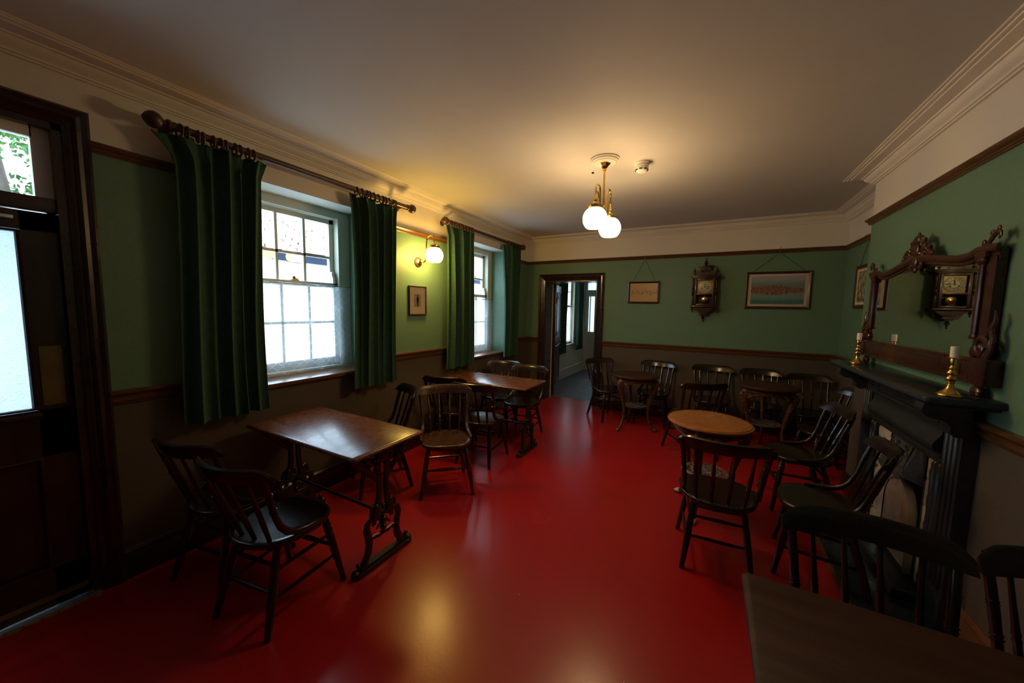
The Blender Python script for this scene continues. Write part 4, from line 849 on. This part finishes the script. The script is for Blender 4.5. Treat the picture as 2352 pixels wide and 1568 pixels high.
# ------------------------------------------------------------------ framed pictures
def picture(name, loc, rz, w, h, fw_, fr_mat, mount, mount_mat, print_mat, label, hang=None, slip=None, glazed=True):
    """local: x right, z up, front faces -y"""
    r_ = thing(name, label, 'picture', loc, rz)
    m_ = MB()
    pf = [(0, 0), (0, -.018), (.35*fw_, -.022), (.8*fw_, -.014), (fw_, -.010), (fw_, 0)]
    rs = [[(sx*(w/2-o), y, sz*(h/2-o)) for o, y in pf] for sx, sz in ((-1, -1), (1, -1), (1, 1), (-1, 1))]
    m_.rings(rs, False, True); m_.obj('frame', fr_mat, r_, None, 20)
    iw, ih = w/2-fw_, h/2-fw_
    MB().box((-iw-.002, -.007, -ih-.002), (iw+.002, -.002, ih+.002)).obj('mount', mount_mat, r_)
    if slip:
        rs = [[(sx*(iw-o), y, sz*(ih-o)) for o, y in ((0, -.007), (0, -.013), (.010, -.011), (.010, -.007))] for sx, sz in ((-1, -1), (1, -1), (1, 1), (-1, 1))]
        MB().rings(rs, False, True).obj('slip', slip, r_)
    pw, ph = iw-mount[0], ih-mount[1]
    p_ = MB().box((-pw, -.0085, -ph), (pw, -.0068, ph)).obj('print', print_mat, r_)
    if glazed: MB().add([(-iw, -.0115, -ih), (iw, -.0115, -ih), (iw, -.0115, ih), (-iw, -.0115, ih)], [(0, 1, 2, 3)]).obj('glass', 'pane', r_)
    if hang:
        x0, dz = hang
        for s in (-1, 1): MB().tube([(s*x0, -.004, h/2-.004), (s*.008, -.012, h/2+dz)], .0022, 5).obj('hanging_cord', 'cord', r_)
        MB().tube([(0, -.012, h/2+dz-.012), (0, -.02, h/2+dz+.03), (0, -.042, h/2+dz+.05), (0, -.032, h/2+dz+.062)], .0035, 6).obj('rail_hook', 'brass_dull', r_)
    return r_
picture('framed_sketch', (-.845, YB-.003, 1.763), 0, .425, .31, .026, 'frame_wood', (.0, .0), 'paper_mount', 'print_harbour', 'small framed sepia harbour sketch hanging by cords beside the doorway', (.15, .30))
picture('framed_town_view', (.697, YB-.003, 1.782), 0, .650, .452, .030, 'frame_wood', (.030, .026), 'pink_mount', 'print_estuary', 'large framed colour view of a waterside town with pinkish mount', (.26, .22))
picture('framed_woodland', (XA-.003, 4.76, 1.782), PI/2*-1, .52, .43, .030, 'frame_wood', (.03, .03), 'paper_mount', 'print_trees', 'gilt-slipped dark frame in the alcove, half hidden by the chimney breast', (.2, .22), 'gilt', False)
pp = picture('framed_portrait', (XL+.003, 2.842, 1.567), PI/2, .255, .300, .014, 'frame_wood', (.064, .072), 'paper_mount', 'print_portrait', 'small framed portrait of a standing figure with wide cream mount under the wall lamp')
fg = MB()
def flat(poly): fg.add([(u, -.0093, v) for u, v in poly], [tuple(range(len(poly)))])
flat([(.0075*math.cos(a), .047+.009*math.sin(a)) for a in [2*PI*i/12 for i in range(12)]])
flat([(-.008, .0565), (.008, .0565), (.0085, .053), (-.0085, .053)]); flat([(-.006, .0605), (.006, .0605), (.007, .0565), (-.007, .0565)])
flat([(-.004, .038), (.004, .038), (.014, .033), (.0175, .012), (.016, -.010), (.0125, -.012), (.013, -.030), (-.013, -.030), (-.0125, -.012), (-.016, -.010), (-.0175, .012), (-.014, .033)])
flat([(-.011, -.030), (-.001, -.030), (-.0025, -.062), (-.0095, -.062)]); flat([(.001, -.030), (.011, -.030), (.0095, -.060), (.003, -.060)]); flat([(-.013, -.0635), (-.002, -.0635), (-.002, -.061), (-.010, -.061)]); flat([(.003, -.0625), (.013, -.0625), (.010, -.059), (.003, -.059)])
tag(fg.obj('figure_print', 'ink', pp), kind='stuff')

# ------------------------------------------------------------------ pendulum wall clock
ck = thing('wall_clock', 'carved dark pendulum wall clock with ivory dial, turned columns and finials', 'clock', (-.080, YB-.002, 1.80))
def co_(m_, n_, mt_='clock_wood', p_=None, ang=38): return m_.obj(n_, mt_, p_ or ck, None, ang)
co_(MB().box((-.118, -.02, -.22), (.118, 0, .14)).box((-.118, -.115, -.22), (-.104, -.02, .14)).box((.104, -.115, -.22), (.118, -.02, .14)), 'case')
dr = co_(MB().box((-.112, -.128, -.215), (-.088, -.112, .135), .002).box((.088, -.128, -.215), (.112, -.112, .135), .002).box((-.09, -.128, .112), (.09, -.112, .135), .002).box((-.09, -.128, -.215), (.09, -.112, -.195), .002).box((-.09, -.128, -.078), (.09, -.112, -.062), .002), 'door_frame')
co_(MB().add([(-.088, -.119, -.195), (.088, -.119, -.195), (.088, -.119, .112), (-.088, -.119, .112)], [(0, 1, 2, 3)]), 'door_glass', 'pane', dr)
dl = co_(MB().box((-.088, -.10, -.062), (.088, -.096, .112)), 'dial_plate', 'brass_dull')
co_(MB().lathe((0, -.098, .025), (0, -.106, .025), [(0, .078), (.6, .078), (.9, .074), (1, .070)], 36), 'dial_ring', 'dial', dl)
co_(MB().lathe((0, -.104, .025), (0, -.1075, .025), [(0, .044), (.7, .044), (1, .042)], 30), 'dial_centre', 'gilt', dl)
co_(MB().lathe((0, -.106, .025), (0, -.1085, .025), [(0, .038), (1, .038)], 30), 'dial_disc', 'dial', dl)
num = ['XII', 'I', 'II', 'III', 'IIII', 'V', 'VI', 'VII', 'VIII', 'IX', 'X', 'XI']; nm = MB()
for i, t_ in enumerate(num):
    cu = bpy.data.curves.new('numeral', 'FONT'); cu.body = t_; cu.size = .024; cu.align_x = 'CENTER'; cu.align_y = 'CENTER'; to = bpy.data.objects.new('numeral', cu); COL.objects.link(to)
    dg = bpy.context.evaluated_depsgraph_get(); me = bpy.data.meshes.new_from_object(to.evaluated_get(dg)); a = -2*PI*i/12
    for q in me.vertices: x_, y_ = q.co.x*.8, q.co.y+.058; q.co = (x_*math.cos(a)-y_*math.sin(a), -.1068, .025+x_*math.sin(a)+y_*math.cos(a))
    nm.add([q.co[:] for q in me.vertices], [tuple(f.vertices) for f in me.polygons]); bpy.data.objects.remove(to); bpy.data.meshes.remove(me); bpy.data.curves.remove(cu)
co_(nm, 'numerals', 'ink', dl)
def hand(ang, ln, wd, n_):
    u = (math.sin(ang), math.cos(ang)); v = (u[1], -u[0]); pts = [(-.012, wd*.6), (ln*.55, wd), (ln*.7, wd*1.6), (ln*.8, wd*.6), (ln, 0), (ln*.8, -wd*.6), (ln*.7, -wd*1.6), (ln*.55, -wd), (-.012, -wd*.6)]
    co_(MB().prism([(u[0]*a+v[0]*c, .025+u[1]*a+v[1]*c) for a, c in pts], 'y', -.1115, -.1105), n_, 'ink', dl)
hand(math.radians(84), .066, .003, 'minute_hand'); hand(math.radians(8), .045, .004, 'hour_hand')
for s in (-1, 1): co_(MB().lathe((s*.028, -.107, .008), (s*.028, -.1095, .008), [(0, .007), (1, .006)], 10), 'winding_hole', 'ink', dl)
pd = co_(MB().lathe((.006, -.085, -.06), (.006, -.085, -.135), [(0, .003), (1, .003)], 6), 'pendulum_rod', 'brass')
co_(MB().lathe((.006, -.078, -.137), (.006, -.094, -.137), [(0, .020), (.25, .038), (.6, .036), (.8, .024), (.9, .012), (1, .004)], 24), 'pendulum_bob', 'brass', pd)
# cornice and pediment
co_(MB().box((-.165, -.15, .152), (.165, 0, .168), .004).box((-.15, -.14, .138), (.15, 0, .153), .003).box((-.172, -.156, .166), (.172, 0, .176), .003), 'cornice')
co_(MB().prism([(-.15, .176), (.15, .176), (.15, .215), (.10, .215), (.085, .235), (.062, .235), (.055, .262), (.062, .290), (-.062, .290), (-.055, .262), (-.062, .235), (-.085, .235), (-.10, .215), (-.15, .215)], 'y', -.10, -.04).box((-.085, -.115, .288), (.085, -.02, .300), .003).box((-.075, -.11, .278), (.075, -.025, .289), .003), 'pediment')
cvd = MB()
for s in (-1, 1): cvd.tube([(s*(.03+.022*(1-i/20)*math.cos(i*.45)), -.104, .225+.022*(1-i/20)*math.sin(i*.45)) for i in range(18)], .005, 6).ball((s*.12, -.104, .195), .013, 8).ball((s*.03, -.104, .225), .007, 6).ball((s*.05, -.104, .19), .006, 6)
cvd.ball((0, -.104, .25), .012, 8, (1, .6, 1.8)); tag(co_(cvd, 'carving'), kind='stuff')
fin = [(0, .010), (.08, .018), (.14, .010), (.2, .014), (.3, .024), (.38, .020), (.44, .009), (.5, .016), (.56, .008), (.7, .009), (.82, .006), (.9, .009), (1, .002)]
def finial(x, z0, z1, k=1.0, y=-.07): co_(MB().lathe((x, y, z0), (x, y, z1), [(t, r*k) for t, r in fin], 12), 'finial')
finial(0, .300, .405, 1.0); finial(-.128, .213, .275, .75); finial(.128, .213, .275, .75)
for s in (-1, 1):
    x = s*.132
    co_(MB().lathe((x, -.105, .138), (x, -.105, -.235), [(0, .012), (.03, .017), (.06, .011), (.1, .012), (.34, .0125), (.37, .018), (.40, .011), (.44, .021), (.50, .022), (.54, .011), (.57, .018), (.60, .012), (.66, .019), (.72, .012), (.78, .018), (.82, .012), (.88, .017), (.92, .012), (1, .013)], 12), 'column')
    co_(MB().box((x-.022, -.13, -.246), (x+.022, -.08, -.230), .003), 'column_base'); co_(MB().lathe((x, -.105, -.246), (x, -.105, -.305), [(t, r*.85) for t, r in fin], 12), 'drop_finial')
co_(MB().box((-.15, -.14, -.238), (.15, 0, -.218), .004), 'base_moulding')
co_(MB().prism([(-.118, -.238), (.118, -.238), (.105, -.262), (.07, -.285), (.045, -.292), (-.045, -.292), (-.07, -.285), (-.105, -.262)], 'y', -.11, -.0), 'base_apron')
co_(MB().prism([(-.055, -.290), (.055, -.290), (.045, -.318), (.02, -.345), (-.02, -.345), (-.045, -.318)], 'y', -.09, -.0).box((-.062, -.10, -.325), (.062, 0, -.315), .002), 'bottom_bracket'); co_(MB().lathe((0, -.06, -.345), (0, -.06, -.43), [(t, r*1.1) for t, r in fin], 12), 'drop_finial')

# ------------------------------------------------------------------ lamps
def globe(parent, c, r, mat, yn=24):
    prof = []
    for i in range(yn+1):
        a = math.radians(26)+(PI-math.radians(26)-math.radians(42))*i/yn; prof.append((r*math.cos(a), r*math.sin(a)))
    prof = [(r*.95, r*.46)]+prof
    m_ = MB(); m_.rings([[(c[0]+math.cos(2*PI*j/28)*q, c[1]+math.sin(2*PI*j/28)*q, c[2]+z) for j in range(28)] for z, q in prof]); return m_.obj('globe', mat, parent, None, 60)
def gallery(parent, c, r):
    t = c[2]+r*.90; MB().lz(c[0], c[1], [(t-.006, r*.56), (t+.006, r*.62), (t+.016, r*.62), (t+.020, r*.54), (t+.024, r*.36), (t+.034, r*.22), (t+.046, r*.12)], 24).obj('gallery', 'brass', parent)
    return t+.046
wl = thing('wall_lamp', 'brass swan-neck wall lamp with a lit white globe between the windows', 'lamp', (XL, 2.862, 1.963))
MB().lathe((0, 0, 0), (.03, 0, 0), [(0, .052), (.25, .052), (.35, .046), (.55, .044), (.65, .030), (.8, .028), (1, .014)], 24).obj('wall_rose', 'pole_wood', wl)
MB().lathe((.018, 0, 0), (.05, 0, 0), [(0, .034), (.2, .034), (.4, .020), (.7, .016), (1, .010)], 20).obj('rose_boss', 'brass', wl)
gc = (.205, .018, .062); gr = .088
P = [(.045, 0, 0), (.075, 0, -.004), (.098, .002, .012), (.106, .004, .05), (.108, .006, .12), (.109, .008, .185)]+[(.157+.048*math.cos(a), .013, .215+.050*math.sin(a)) for a in [PI*(1-i/8) for i in range(9)]]+[(.205, .018, .19), (.205, .018, .17)]
MB().tube(P, .0075, 10).obj('swan_neck', 'brass', wl); MB().lz(gc[0], gc[1], [(.145, .010), (.155, .014), (.165, .014), (.175, .010), (.20, .008)], 12).obj('lamp_holder', 'brass', wl)
gallery(wl, gc, gr); globe(wl, gc, gr, 'opal_globe')

def raypt(px, py, t): return Vector((0, 0, EYE))+(fw+(px-1176)/F_PX*r2-(py-784)/F_PX*u2)*t
g1, g2 = raypt(1366.5, 498, 2.68), raypt(1400, 528, 2.98)
pz = (g1.z+g2.z)/2; pc = Vector((-.765, 2.812, ZC))
pl = thing('pendant_lamp', 'brass two-arm ceiling lamp with two lit white globes', 'lamp', (pc.x, pc.y, ZC))
MB().lz(0, 0, [(0, .105), (-.008, .108), (-.012, .100), (-.020, .098), (-.024, .086), (-.030, .082), (-.034, .060), (-.030, .02)], 40).obj('ceiling_rose', 'plaster', pl)
MB().lz(0, 0, [(-.030, .046), (-.036, .046), (-.055, .026), (-.072, .014), (-.082, .014)], 6).obj('canopy', 'brass', pl, None, 10)
hubz = pz-ZC+.10
MB().lathe((0, 0, -.08), (0, 0, hubz-.03), [(0, .0075), (.97, .0075), (.975, .014), (.99, .014), (1, .010)], 10).obj('stem', 'brass', pl)
MB().lz(0, 0, [(hubz-.06, .003), (hubz-.05, .012), (hubz-.035, .008), (hubz-.02, .016), (hubz+.01, .016), (hubz+.02, .009)], 14).obj('hub', 'brass', pl)
for gpt in (g1, g2):
    d = Vector((gpt.x-pc.x, gpt.y-pc.y, 0)); L_ = d.length; d.normalize(); gz = pz-ZC
    Q = lambda r, z: tuple(d*r+Vector((0, 0, z)))
    r0 = L_*.45; rc_ = (L_-r0)/2
    P = [Q(.01, hubz-.01), Q(r0*.5, hubz-.03), Q(r0*.9, hubz-.01), Q(r0, hubz+.04)]+[Q(r0+rc_+rc_*math.cos(a), gz+.22+rc_*1.1*math.sin(a)) for a in [PI*(1-i/8) for i in range(9)]]+[Q(L_, gz+.18), Q(L_, gz+.13)]
    MB().tube(P, .007, 8).obj('swan_neck', 'brass', pl)
    MB().tube([Q(r0+.012, gz+.16), Q(r0+rc_, gz+.20), Q(L_-.01, gz+.20)], .004, 6).obj('scroll_stay', 'brass', pl)
    c = (gpt.x-pc.x, gpt.y-pc.y, gz); gallery(pl, c, .089); MB().lz(c[0], c[1], [(gz+.12, .012), (gz+.13, .015), (gz+.145, .015), (gz+.155, .009), (gz+.19, .008)], 12).obj('lamp_holder', 'brass', pl); globe(pl, c, .089, 'opal_globe_pendant')

sd = thing('smoke_detector', 'white round smoke detector on the ceiling beside the pendant lamp', 'smoke detector', (-.528, 3.0, ZC))
MB().lz(0, 0, [(0, .056), (-.012, .056), (-.016, .052), (-.018, .044)], 28).obj('base_plate', 'plastic_white', sd)
MB().lz(0, 0, [(-.018, .044), (-.022, .049), (-.050, .048), (-.064, .040), (-.070, .030), (-.071, .01)], 28).obj('housing', 'plastic_white', sd)
for k in range(8):
    a = 2*PI*k/8; o = MB().box((.042, -.010, -.060), (.049, .010, -.053)).obj('vent_slot', 'slot_black', sd); o.rotation_euler = (0, 0, a)
cs = thing('ceiling_sensor', 'tiny round fitting on the ceiling beside the ceiling rose of the pendant', 'ceiling fitting', (-.915, 3.008, ZC))
MB().lz(0, 0, [(0, .026), (-.004, .026), (-.007, .020)], 20).obj('collar', 'plastic_white', cs); MB().lz(0, 0, [(-.006, .012), (-.016, .010), (-.020, .004)], 14).obj('probe', 'slot_black', cs)
